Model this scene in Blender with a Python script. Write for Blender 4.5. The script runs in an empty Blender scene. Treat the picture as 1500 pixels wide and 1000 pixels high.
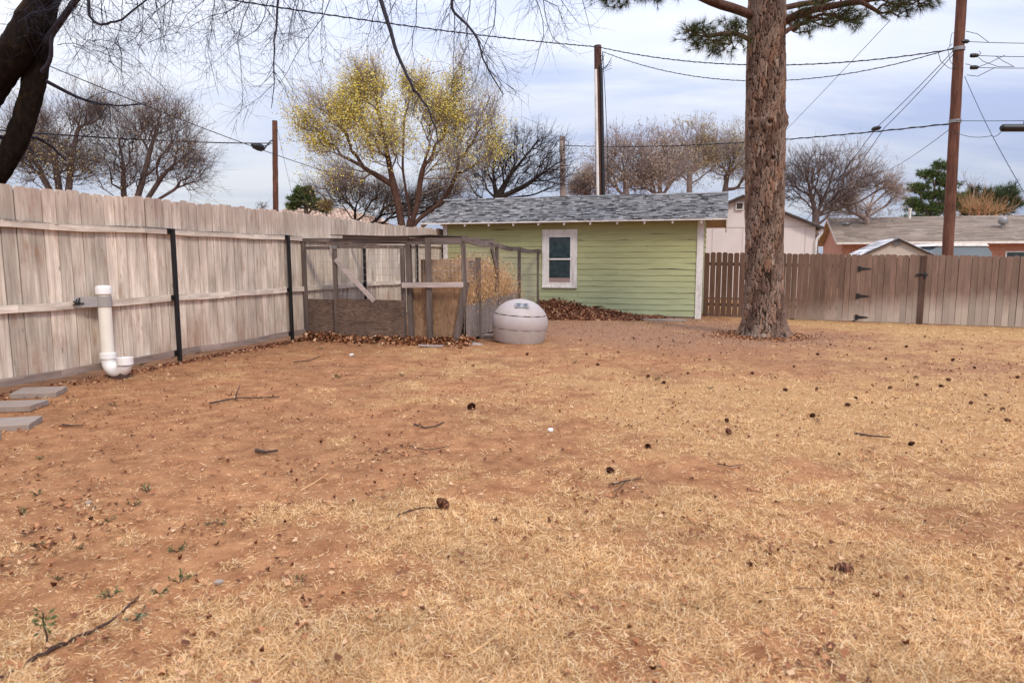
import bpy, math, random
import numpy as np
from mathutils import Vector, Matrix, noise as mnoise

random.seed(7)
RNG = np.random.default_rng(11)
SC = bpy.context.scene
COL = SC.collection
R = math.radians
ORG = {}                      # world base point of every parent, so that parts are modelled in local space

# ------------------------------------------------------------------ camera geometry
CAMH = 1.62
TH = math.atan(0.12)
CT, ST = math.cos(TH), math.sin(TH)


def ray(px, py):
    u, v = (px - 750) / 1000.0, (py - 500) / 1000.0
    return np.array([u, CT - v * ST, -ST - v * CT])


def at(px, py, Y):
    d = ray(px, py)
    return np.array([0, 0, CAMH]) + d * (Y / d[1])


def ground_px(px, py, z=0.0):
    d = ray(px, py)
    return np.array([0, 0, CAMH]) + d * ((z - CAMH) / d[2])


# ------------------------------------------------------------------ numpy noise
_T = np.random.default_rng(5).random((256, 256))


def vnoise(x, y):
    xi, yi = np.floor(x).astype(int), np.floor(y).astype(int)
    fx, fy = x - xi, y - yi
    fx, fy = fx * fx * (3 - 2 * fx), fy * fy * (3 - 2 * fy)
    a, b = _T[xi & 255, yi & 255], _T[(xi + 1) & 255, yi & 255]
    c, d = _T[xi & 255, (yi + 1) & 255], _T[(xi + 1) & 255, (yi + 1) & 255]
    return (a * (1 - fx) + b * fx) * (1 - fy) + (c * (1 - fx) + d * fx) * fy


def fbm(x, y, o=4):
    s, a, t = 0, 1, 0
    for i in range(o):
        s = s + a * vnoise(x * 2 ** i + 17.3 * i, y * 2 ** i + 9.1 * i)
        t += a
        a *= 0.5
    return s / t


def sstep(a, b, x):
    t = np.clip((x - a) / (b - a), 0, 1)
    return t * t * (3 - 2 * t)


def gz(x, y):
    x, y = np.asarray(x, float), np.asarray(y, float)
    g = -0.0155 * np.clip(x - 5.3, 0, 9) * sstep(5, 17, y)
    return g + 0.03 * (fbm(x * .7, y * .7, 3) - .5) * sstep(40, 20, np.abs(y)) + .012 * (fbm(x * 6, y * 6, 2) - .5) * sstep(24, 16, np.abs(y))


# ------------------------------------------------------------------ objects
def link(o, parent=None):
    COL.objects.link(o)
    if parent is not None:
        o.parent = parent
        ORG[o.name] = ORG.get(parent.name, np.zeros(3))
    return o


def tag(o, label=None, cat=None, group=None, kind=None):
    if label: o['label'] = label
    if cat: o['category'] = cat
    if group: o['group'] = group
    if kind: o['kind'] = kind
    return o


def empty(name, loc, label=None, cat=None, group=None):
    o = bpy.data.objects.new(name, None)
    o.empty_display_size = .2
    o.location = [float(c) for c in loc]
    link(o)
    ORG[o.name] = np.array(loc, float)
    return tag(o, label, cat, group)


def np_mesh(name, V, faces, mat, parent=None, smooth=False, base=None, attrs=None):
    """faces: list of (N,k) integer arrays"""
    V = np.asarray(V, float).reshape(-1, 3)
    org = ORG[parent.name] if parent is not None else (np.array(base, float) if base is not None else np.zeros(3))
    V = V - org
    me = bpy.data.meshes.new(name)
    faces = [np.asarray(f, np.int32) for f in faces if len(f)]
    me.vertices.add(len(V))
    me.vertices.foreach_set('co', V.astype(np.float32).ravel())
    nl = sum(f.size for f in faces)
    npoly = sum(len(f) for f in faces)
    me.loops.add(nl)
    me.loops.foreach_set('vertex_index', np.concatenate([f.ravel() for f in faces]))
    me.polygons.add(npoly)
    tot = np.concatenate([np.full(len(f), f.shape[1], np.int32) for f in faces])
    st = np.concatenate([[0], np.cumsum(tot)[:-1]]).astype(np.int32)
    me.polygons.foreach_set('loop_start', st)
    me.polygons.foreach_set('loop_total', tot)
    if smooth:
        me.polygons.foreach_set('use_smooth', np.ones(npoly, bool))
    me.update(calc_edges=True)
    if attrs:
        for k, v in attrs.items():
            a = me.attributes.new(k, 'FLOAT', 'POINT')
            a.data.foreach_set('value', np.asarray(v, np.float32))
    if mat: me.materials.append(mat)
    o = bpy.data.objects.new(name, me)
    if parent is None and base is not None:
        o.location = [float(c) for c in base]
    link(o, parent)
    if parent is None:
        ORG[o.name] = org
    return o


class MB:
    def __init__(s):
        s.v, s.f = [], []

    def add(s, vs, fs):
        b = len(s.v)
        s.v += [tuple(map(float, p)) for p in vs]
        s.f += [tuple(b + i for i in f) for f in fs]

    def hexa(s, c8):
        s.add(c8, [(0, 3, 2, 1), (4, 5, 6, 7), (0, 1, 5, 4), (1, 2, 6, 5), (2, 3, 7, 6), (3, 0, 4, 7)])

    def box(s, c, ax, ay, az):
        c, ax, ay, az = map(np.asarray, (c, ax, ay, az))
        s.hexa([c - ax - ay - az, c + ax - ay - az, c + ax + ay - az, c - ax + ay - az,
                c - ax - ay + az, c + ax - ay + az, c + ax + ay + az, c - ax + ay + az])

    def beam(s, p0, p1, w, h, side=None, taper=1.0):
        """box from p0 to p1, w wide along side, h the other way"""
        p0, p1 = np.asarray(p0, float), np.asarray(p1, float)
        d = p1 - p0
        d = d / np.linalg.norm(d)
        if side is None:
            side = np.cross(d, [0, 0, 1.0])
            if np.linalg.norm(side) < 1e-3: side = np.array([1.0, 0, 0])
        side = np.asarray(side, float)
        side = side - d * side.dot(d)
        side = side / np.linalg.norm(side)
        up = np.cross(side, d)
        a, b = side * w / 2, up * h / 2
        s.hexa([p0 - a - b, p0 + a - b, p0 + a + b, p0 - a + b] +
               [p1 + taper * q for q in (-a - b, a - b, a + b, -a + b)])

    def prism(s, poly, o, ax, az, n, t):
        o, ax, az, n = map(np.asarray, (o, ax, az, n))
        k = len(poly)
        f = [o + ax * p[0] + az * p[1] for p in poly]
        bk = [q + n * t for q in f]
        s.add(f + bk, [tuple(range(k))[::-1], tuple(range(k, 2 * k))] + [(i, (i + 1) % k, k + (i + 1) % k, k + i) for i in range(k)])

    def tube(s, pts, rad, n=8, cap=True):
        V, F = tube_np(pts, rad, n)
        b = len(s.v)
        s.v += [tuple(p) for p in V]
        s.f += [tuple(b + i for i in f) for f in F]
        if cap:
            m = len(V) // n
            s.f += [tuple(b + i for i in range(n))[::-1], tuple(b + (m - 1) * n + i for i in range(n))]

    def lathe(s, prof, c, n=32, ax=None):
        """prof: (r, z) along axis z"""
        c = np.asarray(c, float)
        m = len(prof)
        b = len(s.v)
        for r, z in prof:
            for i in range(n):
                a = 2 * math.pi * i / n
                p = np.array([r * math.cos(a), r * math.sin(a), z])
                if ax is not None: p = ax @ p
                s.v.append(tuple(c + p))
        for j in range(m - 1):
            for i in range(n):
                k = (i + 1) % n
                s.f.append((b + j * n + i, b + j * n + k, b + (j + 1) * n + k, b + (j + 1) * n + i))
        s.f.append(tuple(b + i for i in range(n))[::-1])
        s.f.append(tuple(b + (m - 1) * n + i for i in range(n)))

    def build(s, name, mat, parent=None, smooth=False, base=None, bevel=0):
        V = np.array(s.v, float)
        org = ORG[parent.name] if parent is not None else (np.array(base, float) if base is not None else np.zeros(3))
        me = bpy.data.meshes.new(name)
        me.from_pydata([tuple(p) for p in (V - org)], [], s.f)
        me.update()
        if smooth:
            me.polygons.foreach_set('use_smooth', np.ones(len(me.polygons), bool))
            try: me.set_sharp_from_angle(angle=R(42))
            except Exception: pass
        me.materials.append(mat)
        o = bpy.data.objects.new(name, me)
        if parent is None and base is not None: o.location = [float(c) for c in base]
        link(o, parent)
        if parent is None: ORG[o.name] = org
        if bevel:
            m = o.modifiers.new('bevel', 'BEVEL')
            m.width = bevel; m.segments = 2; m.limit_method = 'ANGLE'; m.angle_limit = R(35)
        return o


def tube_np(P, Rr, n):
    P = np.asarray(P, float)
    Rr = np.broadcast_to(np.asarray(Rr, float), (len(P),))
    T = np.empty_like(P)
    T[1:-1] = P[2:] - P[:-2]
    T[0], T[-1] = P[1] - P[0], P[-1] - P[-2]
    T /= np.linalg.norm(T, axis=1)[:, None] + 1e-9
    tm = T.mean(axis=0)
    ref = np.array([1.0, 0.13, 0.07]) if abs(tm[2]) > abs(tm[0]) else np.array([0.11, 0.05, 1.0])
    A = np.cross(T, ref)
    A /= np.linalg.norm(A, axis=1)[:, None] + 1e-9
    B = np.cross(T, A)
    an = np.arange(n) * 2 * math.pi / n
    V = P[:, None, :] + Rr[:, None, None] * (np.cos(an)[None, :, None] * A[:, None, :] + np.sin(an)[None, :, None] * B[:, None, :])
    m = len(P)
    j, i = np.meshgrid(np.arange(m - 1), np.arange(n), indexing='ij')
    k = (i + 1) % n
    F = np.stack([j * n + i, j * n + k, (j + 1) * n + k, (j + 1) * n + i], -1).reshape(-1, 4)
    return V.reshape(-1, 3), F


class Tubes:
    def __init__(s):
        s.V, s.Q, s.T, s.n = [], [], [], 0

    def add(s, P, r, n=4):
        V, F = tube_np(P, r, n)
        s.V.append(V); s.Q.append(F + s.n); s.n += len(V)

    def cones(s, B, D, L, r):
        """many three-sided twigs: base points, unit directions, lengths, radii"""
        B, D = np.asarray(B), np.asarray(D)
        N = len(B)
        if N == 0: return
        ref = np.where(np.abs(D[:, 2:3]) > .8, np.array([[1., 0, 0]]), np.array([[0, 0, 1.]]))
        A = np.cross(D, ref); A /= np.linalg.norm(A, axis=1)[:, None] + 1e-9
        C = np.cross(D, A)
        r = np.broadcast_to(r, (N,))[:, None]
        V = np.stack([B + r * A, B + r * (-.5 * A + .87 * C), B + r * (-.5 * A - .87 * C), B + D * np.broadcast_to(L, (N,))[:, None]], 1)
        o = s.n + 4 * np.arange(N)[:, None]
        s.T.append(np.concatenate([o + np.array([[0, 1, 3]]), o + np.array([[1, 2, 3]]), o + np.array([[2, 0, 3]])]))
        s.V.append(V.reshape(-1, 3)); s.n += 4 * N

    def build(s, name, mat, parent=None, smooth=False, base=None):
        fs = []
        if s.Q: fs.append(np.concatenate(s.Q))
        if s.T: fs.append(np.concatenate(s.T))
        return np_mesh(name, np.concatenate(s.V), fs, mat, parent, smooth, base)


def unit(a):
    a = np.asarray(a, float)
    return a / (np.linalg.norm(a, axis=-1, keepdims=True) + 1e-9)


def diamonds(C, D, N, L, W):
    """leaf-like quads: centre, length axis, width axis"""
    C = np.asarray(C); n = len(C)
    L = np.broadcast_to(L, (n,))[:, None]; W = np.broadcast_to(W, (n,))[:, None]
    V = np.stack([C - D * L / 2, C + N * W / 2, C + D * L / 2, C - N * W / 2], 1).reshape(-1, 3)
    F = (4 * np.arange(n)[:, None] + np.arange(4)[None, :])
    return V, F


# ------------------------------------------------------------------ materials
class NT:
    def __init__(s, name):
        s.m = bpy.data.materials.new(name)
        s.m.use_nodes = True
        s.t = s.m.node_tree
        s.t.nodes.clear()
        s.out = s.t.nodes.new('ShaderNodeOutputMaterial')
        s.b = s.n('ShaderNodeBsdfPrincipled')
        s.t.links.new(s.b.outputs[0], s.out.inputs[0])
        s.b.inputs['Roughness'].default_value = .85
        s.b.inputs['Specular IOR Level'].default_value = .25

    def n(s, typ, ins=None, **props):
        nd = s.t.nodes.new(typ)
        for k, v in props.items(): setattr(nd, k, v)
        for k, v in (ins or {}).items(): s.set(nd.inputs[k], v)
        return nd

    def set(s, sock, v):
        if isinstance(v, bpy.types.NodeSocket): s.t.links.new(v, sock)
        elif isinstance(v, (tuple, list)) and len(v) == 3 and sock.type == 'RGBA': sock.default_value = (*v, 1)
        else: sock.default_value = v

    def coord(s, kind='Object'):
        return s.n('ShaderNodeTexCoord').outputs[kind]

    def map(s, v, scale=(1, 1, 1), rot=(0, 0, 0), loc=(0, 0, 0)):
        return s.n('ShaderNodeMapping', {'Vector': v, 'Scale': scale, 'Rotation': rot, 'Location': loc}).outputs[0]

    def island(s):
        return s.n('ShaderNodeNewGeometry').outputs['Random Per Island']

    def noise(s, v, scale=1, detail=4, rough=.6, dist=0):
        return s.n('ShaderNodeTexNoise', {'Vector': v, 'Scale': scale, 'Detail': detail, 'Roughness': rough, 'Distortion': dist}).outputs[0]

    def math(s, op, a, b=0, clamp=False):
        return s.n('ShaderNodeMath', {0: a, 1: b}, operation=op, use_clamp=clamp).outputs[0]

    def ramp(s, f, stops):
        nd = s.n('ShaderNodeValToRGB', {0: f})
        cr = nd.color_ramp
        while len(cr.elements) < len(stops): cr.elements.new(.5)
        for e, (p, c) in zip(cr.elements, stops):
            e.position = p
            e.color = (*c, 1) if len(c) == 3 else c
        return nd.outputs[0]

    def mr(s, f, a, b, c=0.0, d=1.0):
        return s.n('ShaderNodeMapRange', {0: f, 1: a, 2: b, 3: c, 4: d}).outputs[0]

    def mix(s, f, a, b, mode='MIX'):
        nd = s.n('ShaderNodeMix', data_type='RGBA', blend_type=mode)
        s.set(nd.inputs[0], f); s.set(nd.inputs[6], a); s.set(nd.inputs[7], b)
        return nd.outputs[2]

    def vary(s, col, lo, hi, f=None):
        """multiply a colour by a value between lo and hi (per island by default)"""
        f = s.island() if f is None else f
        v = s.mr(f, 0, 1, lo, hi)
        c = s.n('ShaderNodeCombineColor', {0: v, 1: v, 2: v}).outputs[0]
        return s.mix(1.0, col, c, 'MULTIPLY')

    def bump(s, h, strength=.3, dist=.02):
        nd = s.n('ShaderNodeBump', {'Height': h, 'Strength': strength, 'Distance': dist})
        s.t.links.new(nd.outputs[0], s.b.inputs['Normal'])

    def col(s, c): s.set(s.b.inputs['Base Color'], c); return s


def wood(name, c1, c2, rotz=0.0, along='Z', streak=22, lo=.78, hi=1.12, stain=None, stain_amt=.5, bump=.35, extra=None):
    m = NT(name)
    oc = m.coord()
    rc = m.map(oc, rot=(0, 0, -rotz))
    off = m.n('ShaderNodeCombineXYZ', {0: m.math('MULTIPLY', m.island(), 37.0), 1: m.math('MULTIPLY', m.island(), 11.0), 2: m.math('MULTIPLY', m.island(), 23.0)}).outputs[0]
    v = m.n('ShaderNodeVectorMath', {0: rc, 1: off}, operation='ADD').outputs[0]
    sc = {'Z': (streak, streak, 1.3), 'X': (1.3, streak, streak), 'Y': (streak, 1.3, streak)}[along]
    g = m.noise(m.map(v, scale=sc), 1, 6, .62, .8)
    big = m.noise(m.map(v, scale=[.13 * q if q == streak else q for q in sc]), 1.0, 3, .55)
    c = m.mix(m.mr(g, .3, .7), c1, c2)
    c = m.vary(c, .72, 1.2, m.mr(big, .3, .7))
    c = m.vary(c, lo, hi)
    if stain is not None:
        st = m.noise(m.map(v, scale=[.3 * q if q == streak else 1.6 * q for q in sc]), 1.0, 4, .6)
        c = m.mix(m.mr(st, .55, .75, 0, stain_amt), c, stain)
    # small knots
    k = m.n('ShaderNodeTexVoronoi', {'Vector': m.map(v, scale=[.3 * q if q == streak else 1.7 * q for q in sc]), 'Scale': 1.0}).outputs['Distance']
    c = m.mix(m.mr(k, .05, .11, .65, 0), c, tuple(.35 * x for x in c1))
    if extra: c = extra(m, oc, c)
    m.col(c)
    m.bump(g, bump, .01)
    return m.m


def plain(name, c, rough=.6, metal=0.0, spec=.3, mott=.12, scale=6, dirt=None, dirt_amt=.4, bump=0.0):
    m = NT(name)
    oc = m.coord()
    nz = m.noise(oc, scale, 5, .65)
    col = m.vary(c, 1 - mott, 1 + mott, m.mr(nz, .25, .75))
    if dirt is not None:
        d = m.noise(m.map(oc, scale=(1, 1, .35)), scale * .8, 6, .7)
        col = m.mix(m.mr(d, .48, .72, 0, dirt_amt), col, dirt)
    m.col(col)
    m.b.inputs['Roughness'].default_value = rough
    m.b.inputs['Metallic'].default_value = metal
    m.b.inputs['Specular IOR Level'].default_value = spec
    if bump: m.bump(nz, bump, .01)
    return m.m


def leafy(name, stops, rough=.7, spec=.2, trans=.0):
    m = NT(name)
    m.col(m.ramp(m.island(), stops))
    m.b.inputs['Roughness'].default_value = rough
    m.b.inputs['Specular IOR Level'].default_value = spec
    if trans: m.b.inputs['Transmission Weight'].default_value = 0
    return m.m


def bark(name, c1, c2, scale=14, bump=.6, moss=None):
    m = NT(name)
    oc = m.coord()
    g = m.noise(m.map(oc, scale=(1, 1, .25)), scale, 6, .7, .6)
    c = m.mix(m.mr(g, .32, .68), c1, c2)
    if moss is not None:
        q = m.noise(oc, 3.5, 4, .6)
        c = m.mix(m.mr(q, .58, .7, 0, .55), c, moss)
    m.col(c)
    m.b.inputs['Specular IOR Level'].default_value = .08
    m.bump(g, bump, .04)
    return m.m


ANG = math.atan2(-.292, .956)     # the lot's cross direction
E = np.array([-.956, .292, 0])    # along the shed front, towards the left
RT = -E                           # towards the right
NB = np.array([.292, .956, 0])    # away from the camera, along the left fence
UP = np.array([0, 0, 1.0])
ANG2 = math.atan2(.956, .292)


def rail_mould(zs):
    def f(m, oc, c):
        z = m.n('ShaderNodeSeparateXYZ', {0: oc}).outputs[2]
        nz = m.noise(m.map(oc, scale=(1, 1, .3)), 5, 5, .7)
        tot = None
        for zt in zs:
            t = m.mr(z, zt - .04, zt + .0)
            tot = t if tot is None else m.math('MAXIMUM', tot, t)
        return m.mix(m.math('MULTIPLY', tot, m.mr(nz, .36, .5, .3, .95)), c, (.06, .045, .04))
    return f


def bleach(dx=0.0, dz=0.0):
    """sprinkler bleaching that climbs towards the right end of the fence"""
    def f_(m, oc, c):
        s = m.n('ShaderNodeSeparateXYZ', {0: m.n('ShaderNodeVectorMath', {0: oc, 1: (dx, 0, dz)}, operation='ADD').outputs[0]})
        nz = m.noise(m.map(oc, scale=(2.4, 2.4, 1.1)), 1.0, 5, .7)
        isl = m.math('MULTIPLY', m.island(), .16)
        z = m.math('ADD', m.math('ADD', s.outputs[2], m.math('MULTIPLY', nz, -.7)), isl)
        x = m.mr(s.outputs[0], 1.6, 6.5)
        top = m.math('ADD', -.15, m.math('MULTIPLY', x, .48))
        f = m.mr(m.math('SUBTRACT', top, z), -.28, .28)
        f = m.math('MULTIPLY', f, m.mr(s.outputs[0], .8, 3.5, 0, .9))
        c = m.mix(m.mr(s.outputs[0], 1.5, 6.0, 0, .42), c, m.vary((.255, .18, .142), .55, 1.2, nz))
        c = m.mix(f, c, m.vary((.41, .335, .275), .72, 1.15))
        return m.mix(m.mr(s.outputs[0], 1.0, 3.8, .5, 0), c, (.075, .036, .02))
    return f_


def fence_dirt(m, oc, c):
    s = m.n('ShaderNodeSeparateXYZ', {0: oc})
    nz = m.noise(m.map(oc, scale=(2.2, 2.2, .8)), 1.0, 5, .65)
    f = m.math('MULTIPLY', m.mr(s.outputs[2], .15, .9, .8, 0), m.mr(nz, .4, .65))
    c = m.mix(f, c, (.33, .18, .11))
    f2 = m.math('MULTIPLY', m.mr(s.outputs[2], 1.95, 2.3), m.mr(nz, .35, .7, .15, .6))
    return m.mix(f2, c, (.34, .225, .18))


M = {}
M['fence'] = wood('weathered_fence_wood', (.46, .36, .28), (.82, .705, .58), ANG, 'Z', 26, .76, 1.14, (.30, .15, .08), .65, extra=fence_dirt)
M['rail'] = wood('weathered_rail_wood', (.38, .29, .24), (.60, .49, .43), ANG2, 'X', 22, .9, 1.1, (.2, .12, .08), .4)
M['brown_fence'] = wood('brown_fence_wood', (.115, .060, .041), (.225, .140, .102), ANG, 'Z', 22, .74, 1.18, (.10, .05, .03), .4, extra=bleach())
M['brown_post'] = wood('brown_post_wood', (.06, .032, .024), (.12, .07, .052), 0, 'Z', 24)
M['grey_wood_v'] = wood('grey_upright_wood', (.085, .06, .05), (.20, .155, .135), ANG, 'Z', 24, .75, 1.1)
M['grey_wood_x'] = wood('grey_cross_wood', (.09, .065, .055), (.23, .18, .16), ANG, 'X', 24, .7, 1.1)
M['grey_wood_y'] = wood('grey_side_wood', (.09, .062, .052), (.24, .185, .16), ANG2, 'X', 24, .7, 1.1)
M['light_wood_x'] = wood('pale_cross_wood', (.36, .28, .25), (.52, .43, .40), ANG, 'X', 24)
M['pole'] = wood('pole_wood', (.06, .024, .016), (.165, .07, .045), 0, 'Z', 14)
M['pole_dark'] = wood('dark_pole_wood', (.055, .028, .022), (.11, .05, .035), 0, 'Z', 14)
M['pole_grey'] = wood('grey_pole_wood', (.2, .15, .13), (.33, .26, .23), 0, 'Z', 14)


def plywood(name, c1, c2, line, rot, along):
    m = NT(name)
    oc = m.coord()
    rc = m.map(oc, rot=(0, 0, -rot))
    sc = (1.1, 3, 5.5) if along == 'X' else (5.5, 3, 1.1)
    w = m.noise(m.map(rc, scale=sc), 1.0, 2.5, .5, 1.2)
    rings = m.math('FRACT', m.math('MULTIPLY', w, 9.0))
    rings = m.math('ABSOLUTE', m.math('SUBTRACT', rings, .5))
    g = m.noise(m.map(rc, scale=[q * 9 for q in sc]), 1.0, 4, .6)
    c = m.mix(m.mr(g, .3, .7), c1, c2)
    c = m.mix(m.mr(rings, .0, .22, .55, 0), c, line)
    big = m.noise(rc, 2.0, 3, .6)
    c = m.vary(c, .7, 1.2, m.mr(big, .3, .7))
    m.col(c)
    m.bump(g, .2, .005)
    return m.m


M['ply_brown'] = plywood('brown_plywood', (.10, .062, .045), (.20, .135, .10), (.03, .018, .014), ANG, 'X')
M['ply_orange'] = plywood('orange_plywood', (.20, .11, .06), (.35, .215, .125), (.11, .055, .03), ANG, 'Z')
M['ply_grey'] = plywood('grey_plywood', (.15, .115, .10), (.30, .245, .215), (.06, .045, .04), ANG2, 'Z')
M['white'] = plain('white_trim_paint', (.70, .655, .62), .6, mott=.08, dirt=(.30, .245, .20), dirt_amt=.6, scale=9)
M['pvc'] = plain('white_plastic_pipe', (.80, .77, .74), .35, spec=.5, mott=.04, dirt=(.5, .42, .34), dirt_amt=.25)
M['pvc_cream'] = plain('cream_plastic_pipe', (.76, .70, .60), .4, spec=.45, mott=.05, dirt=(.5, .4, .3), dirt_amt=.3)
M['strap'] = plain('grey_strap', (.33, .30, .28), .6)
M['black'] = plain('black_metal', (.012, .011, .012), .45, spec=.4, mott=.2)
M['steel'] = plain('grey_steel', (.25, .24, .24), .5, metal=.6)
M['wire'] = plain('wire_steel', (.50, .43, .39), .6, metal=.3)
M['cable'] = plain('cable_sheath', (.022, .02, .026), .6)
M['cable_blue'] = plain('blue_grey_cable', (.07, .09, .14), .6)
M['concrete'] = plain('paver_concrete', (.28, .225, .19), .9, mott=.12, scale=7, dirt=(.26, .15, .09), dirt_amt=.5, bump=.2)
M['igloo'] = plain('mauve_grey_plastic', (.40, .345, .335), .55, spec=.35, mott=.05, scale=5, dirt=(.36, .24, .17), dirt_amt=.35)
M['igloo_base'] = plain('grey_base_plastic', (.41, .355, .33), .55, spec=.35, mott=.05, scale=5, dirt=(.33, .21, .14), dirt_amt=.5)
M['vent'] = plain('blue_grey_vent', (.28, .28, .29), .5)
M['dark'] = plain('dark_gap', (.015, .012, .012), .9)
M['twig'] = plain('stick_bark', (.06, .035, .026), .85, mott=.3, scale=20)
M['hose'] = plain('dark_root', (.05, .025, .018), .8, mott=.3, scale=20)


# siding paint with flaking
def siding_mat():
    m = NT('green_siding_paint')
    oc = m.coord()
    rc = m.map(oc, rot=(0, 0, -ANG))
    off = m.n('ShaderNodeCombineXYZ', {0: m.math('MULTIPLY', m.island(), 31.0)}).outputs[0]
    v = m.n('ShaderNodeVectorMath', {0: rc, 1: off}, operation='ADD').outputs[0]
    z = m.n('ShaderNodeSeparateXYZ', {0: oc}).outputs[2]
    g = m.noise(m.map(v, scale=(1.2, 10, 16)), 1, 5, .6)
    c = m.mix(m.mr(z, .3, 2.5), (.355, .385, .225), (.36, .345, .155))
    c = m.vary(c, .86, 1.1, m.mr(g, .3, .7))
    c = m.vary(c, .93, 1.07)
    fl = m.noise(m.map(v, scale=(3.2, 14, 20)), 1.0, 5, .7)
    low = m.mr(z, .1, 1.0, .06, 0)
    c = m.mix(m.mr(m.math('ADD', fl, low), .665, .70, 0, .75), c, (.50, .46, .38))
    bl = m.noise(m.map(v, scale=(2.0, 8, 9)), 1.0, 5, .7)
    c = m.mix(m.mr(m.math('ADD', bl, m.mr(z, .05, .5, .10, 0)), .74, .82, 0, .45), c, (.12, .10, .06))
    m.col(c)
    m.b.inputs['Roughness'].default_value = .6
    m.bump(g, .2, .005)
    return m.m


M['siding'] = siding_mat()


def shingle_mat(name, stops):
    m = NT(name)
    oc = m.coord()
    c = m.ramp(m.island(), stops)
    c = m.vary(c, .75, 1.2, m.mr(m.noise(oc, 60, 3, .7), .3, .7))
    c = m.vary(c, .85, 1.12, m.mr(m.noise(oc, 1.2, 3, .6), .3, .7))
    m.col(c)
    m.b.inputs['Roughness'].default_value = .95
    return m.m


M['shingle'] = shingle_mat('grey_shingles', [(0, (.045, .043, .045)), (.16, (.06, .058, .06)), (.24, (.14, .135, .138)), (.6, (.20, .195, .198)), (1, (.31, .30, .30))])
M['shingle_tan'] = shingle_mat('tan_shingles', [(0, (.20, .155, .12)), (.5, (.26, .205, .165)), (1, (.32, .26, .22))])
M['shingle_pale'] = shingle_mat('pale_shingles', [(0, (.22, .21, .22)), (.4, (.5, .48, .49)), (1, (.66, .64, .65))])
M['tile'] = shingle_mat('clay_tile', [(0, (.24, .15, .11)), (.5, (.42, .29, .22)), (1, (.55, .42, .34))])


def glass_mat():
    m = NT('dusty_window_glass')
    oc = m.coord()
    n = m.noise(oc, 7, 5, .7)
    c = m.mix(m.mr(n, .35, .7), (.012, .028, .035), (.045, .07, .08))
    m.col(c)
    m.b.inputs['Roughness'].default_value = .12
    m.b.inputs['Specular IOR Level'].default_value = .5
    return m.m


M['glass'] = glass_mat()
M['cream_wall'] = plain('cream_house_paint', (.66, .57, .53), .75, mott=.05, scale=2, dirt=(.5, .42, .38), dirt_amt=.2)
M['beige'] = plain('beige_paint', (.50, .42, .36), .75, mott=.06)
M['tan_soffit'] = plain('tan_boards', (.40, .30, .22), .8, mott=.1)
M['dark_trim'] = plain('dark_roof_edge', (.06, .045, .04), .8)
M['trailer'] = plain('blue_grey_panel', (.17, .21, .24), .5, mott=.12, scale=1.5)


def brick_mat(name, c1, c2, mortar):
    m = NT(name)
    oc = m.coord()
    s = m.n('ShaderNodeSeparateXYZ', {0: m.map(oc, rot=(0, 0, -ANG))})
    xy = m.math('ADD', s.outputs[0], s.outputs[1])
    v = m.n('ShaderNodeCombineXYZ', {0: xy, 1: s.outputs[2]}).outputs[0]
    b = m.n('ShaderNodeTexBrick', {'Vector': v, 'Color1': c1, 'Color2': c2, 'Mortar': mortar, 'Scale': 4.2, 'Mortar Size': .02, 'Bias': 0.0}).outputs[0]
    m.col(m.vary(b, .8, 1.15, m.mr(m.noise(oc, 9, 4), .3, .7)))
    return m.m


M['brick'] = brick_mat('red_brick', (.36, .12, .075), (.46, .20, .13), (.45, .36, .30))
M['pine_leaf'] = leafy('pine_needles', [(0, (.014, .024, .012)), (.5, (.048, .064, .024)), (.85, (.11, .12, .035)), (1, (.18, .14, .05))])
M['ever_leaf'] = leafy('evergreen_needles', [(0, (.02, .045, .018)), (.5, (.06, .10, .03)), (.85, (.13, .17, .045)), (1, (.22, .24, .07))])
M['juniper_leaf'] = leafy('juniper_needles', [(0, (.015, .03, .016)), (.6, (.045, .07, .028)), (1, (.11, .13, .045))])
M['yellow_leaf'] = leafy('yellow_spring_leaves', [(0, (.46, .34, .06)), (.4, (.62, .49, .085)), (.8, (.72, .60, .12)), (1, (.78, .68, .24))])
M['pink_bud'] = leafy('rosy_buds', [(0, (.26, .17, .14)), (.6, (.42, .30, .24)), (1, (.50, .40, .22))])
M['yellow_bud'] = leafy('olive_buds', [(0, (.26, .18, .07)), (.6, (.42, .32, .13)), (1, (.52, .42, .19))])
M['dry_leaf'] = leafy('dry_fallen_leaves', [(0, (.07, .024, .013)), (.3, (.19, .07, .032)), (.6, (.34, .145, .065)), (.85, (.46, .235, .115)), (1, (.56, .36, .22))])
M['red_leaf'] = leafy('red_brown_leaves', [(0, (.06, .02, .013)), (.35, (.19, .065, .036)), (.7, (.33, .14, .075)), (1, (.50, .29, .16))])
def straw_mat():
    m = NT('dead_grass')
    c = m.ramp(m.island(), [(0, (.22, .08, .026)), (.2, (.45, .225, .09)), (.55, (.72, .445, .205)), (.85, (.82, .575, .31)), (1, (.87, .70, .46))])
    oc = m.coord()
    q = m.n('ShaderNodeSeparateXYZ', {0: oc})
    n1 = m.noise(oc, .9, 3, .6)
    f = m.math('MULTIPLY', m.mr(m.math('ADD', q.outputs[0], m.math('MULTIPLY', n1, 4)), 8, 11), m.mr(m.math('ADD', q.outputs[1], m.math('MULTIPLY', n1, 4)), 12, 15))
    c = m.mix(m.math('MULTIPLY', f, .75), c, m.vary((.72, .54, .25), .8, 1.15))
    m.col(m.vary(c, .78, 1.15, m.mr(m.noise(oc, 1.6, 4, .6), .3, .7)))
    m.b.inputs['Roughness'].default_value = .8
    return m.m


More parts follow.
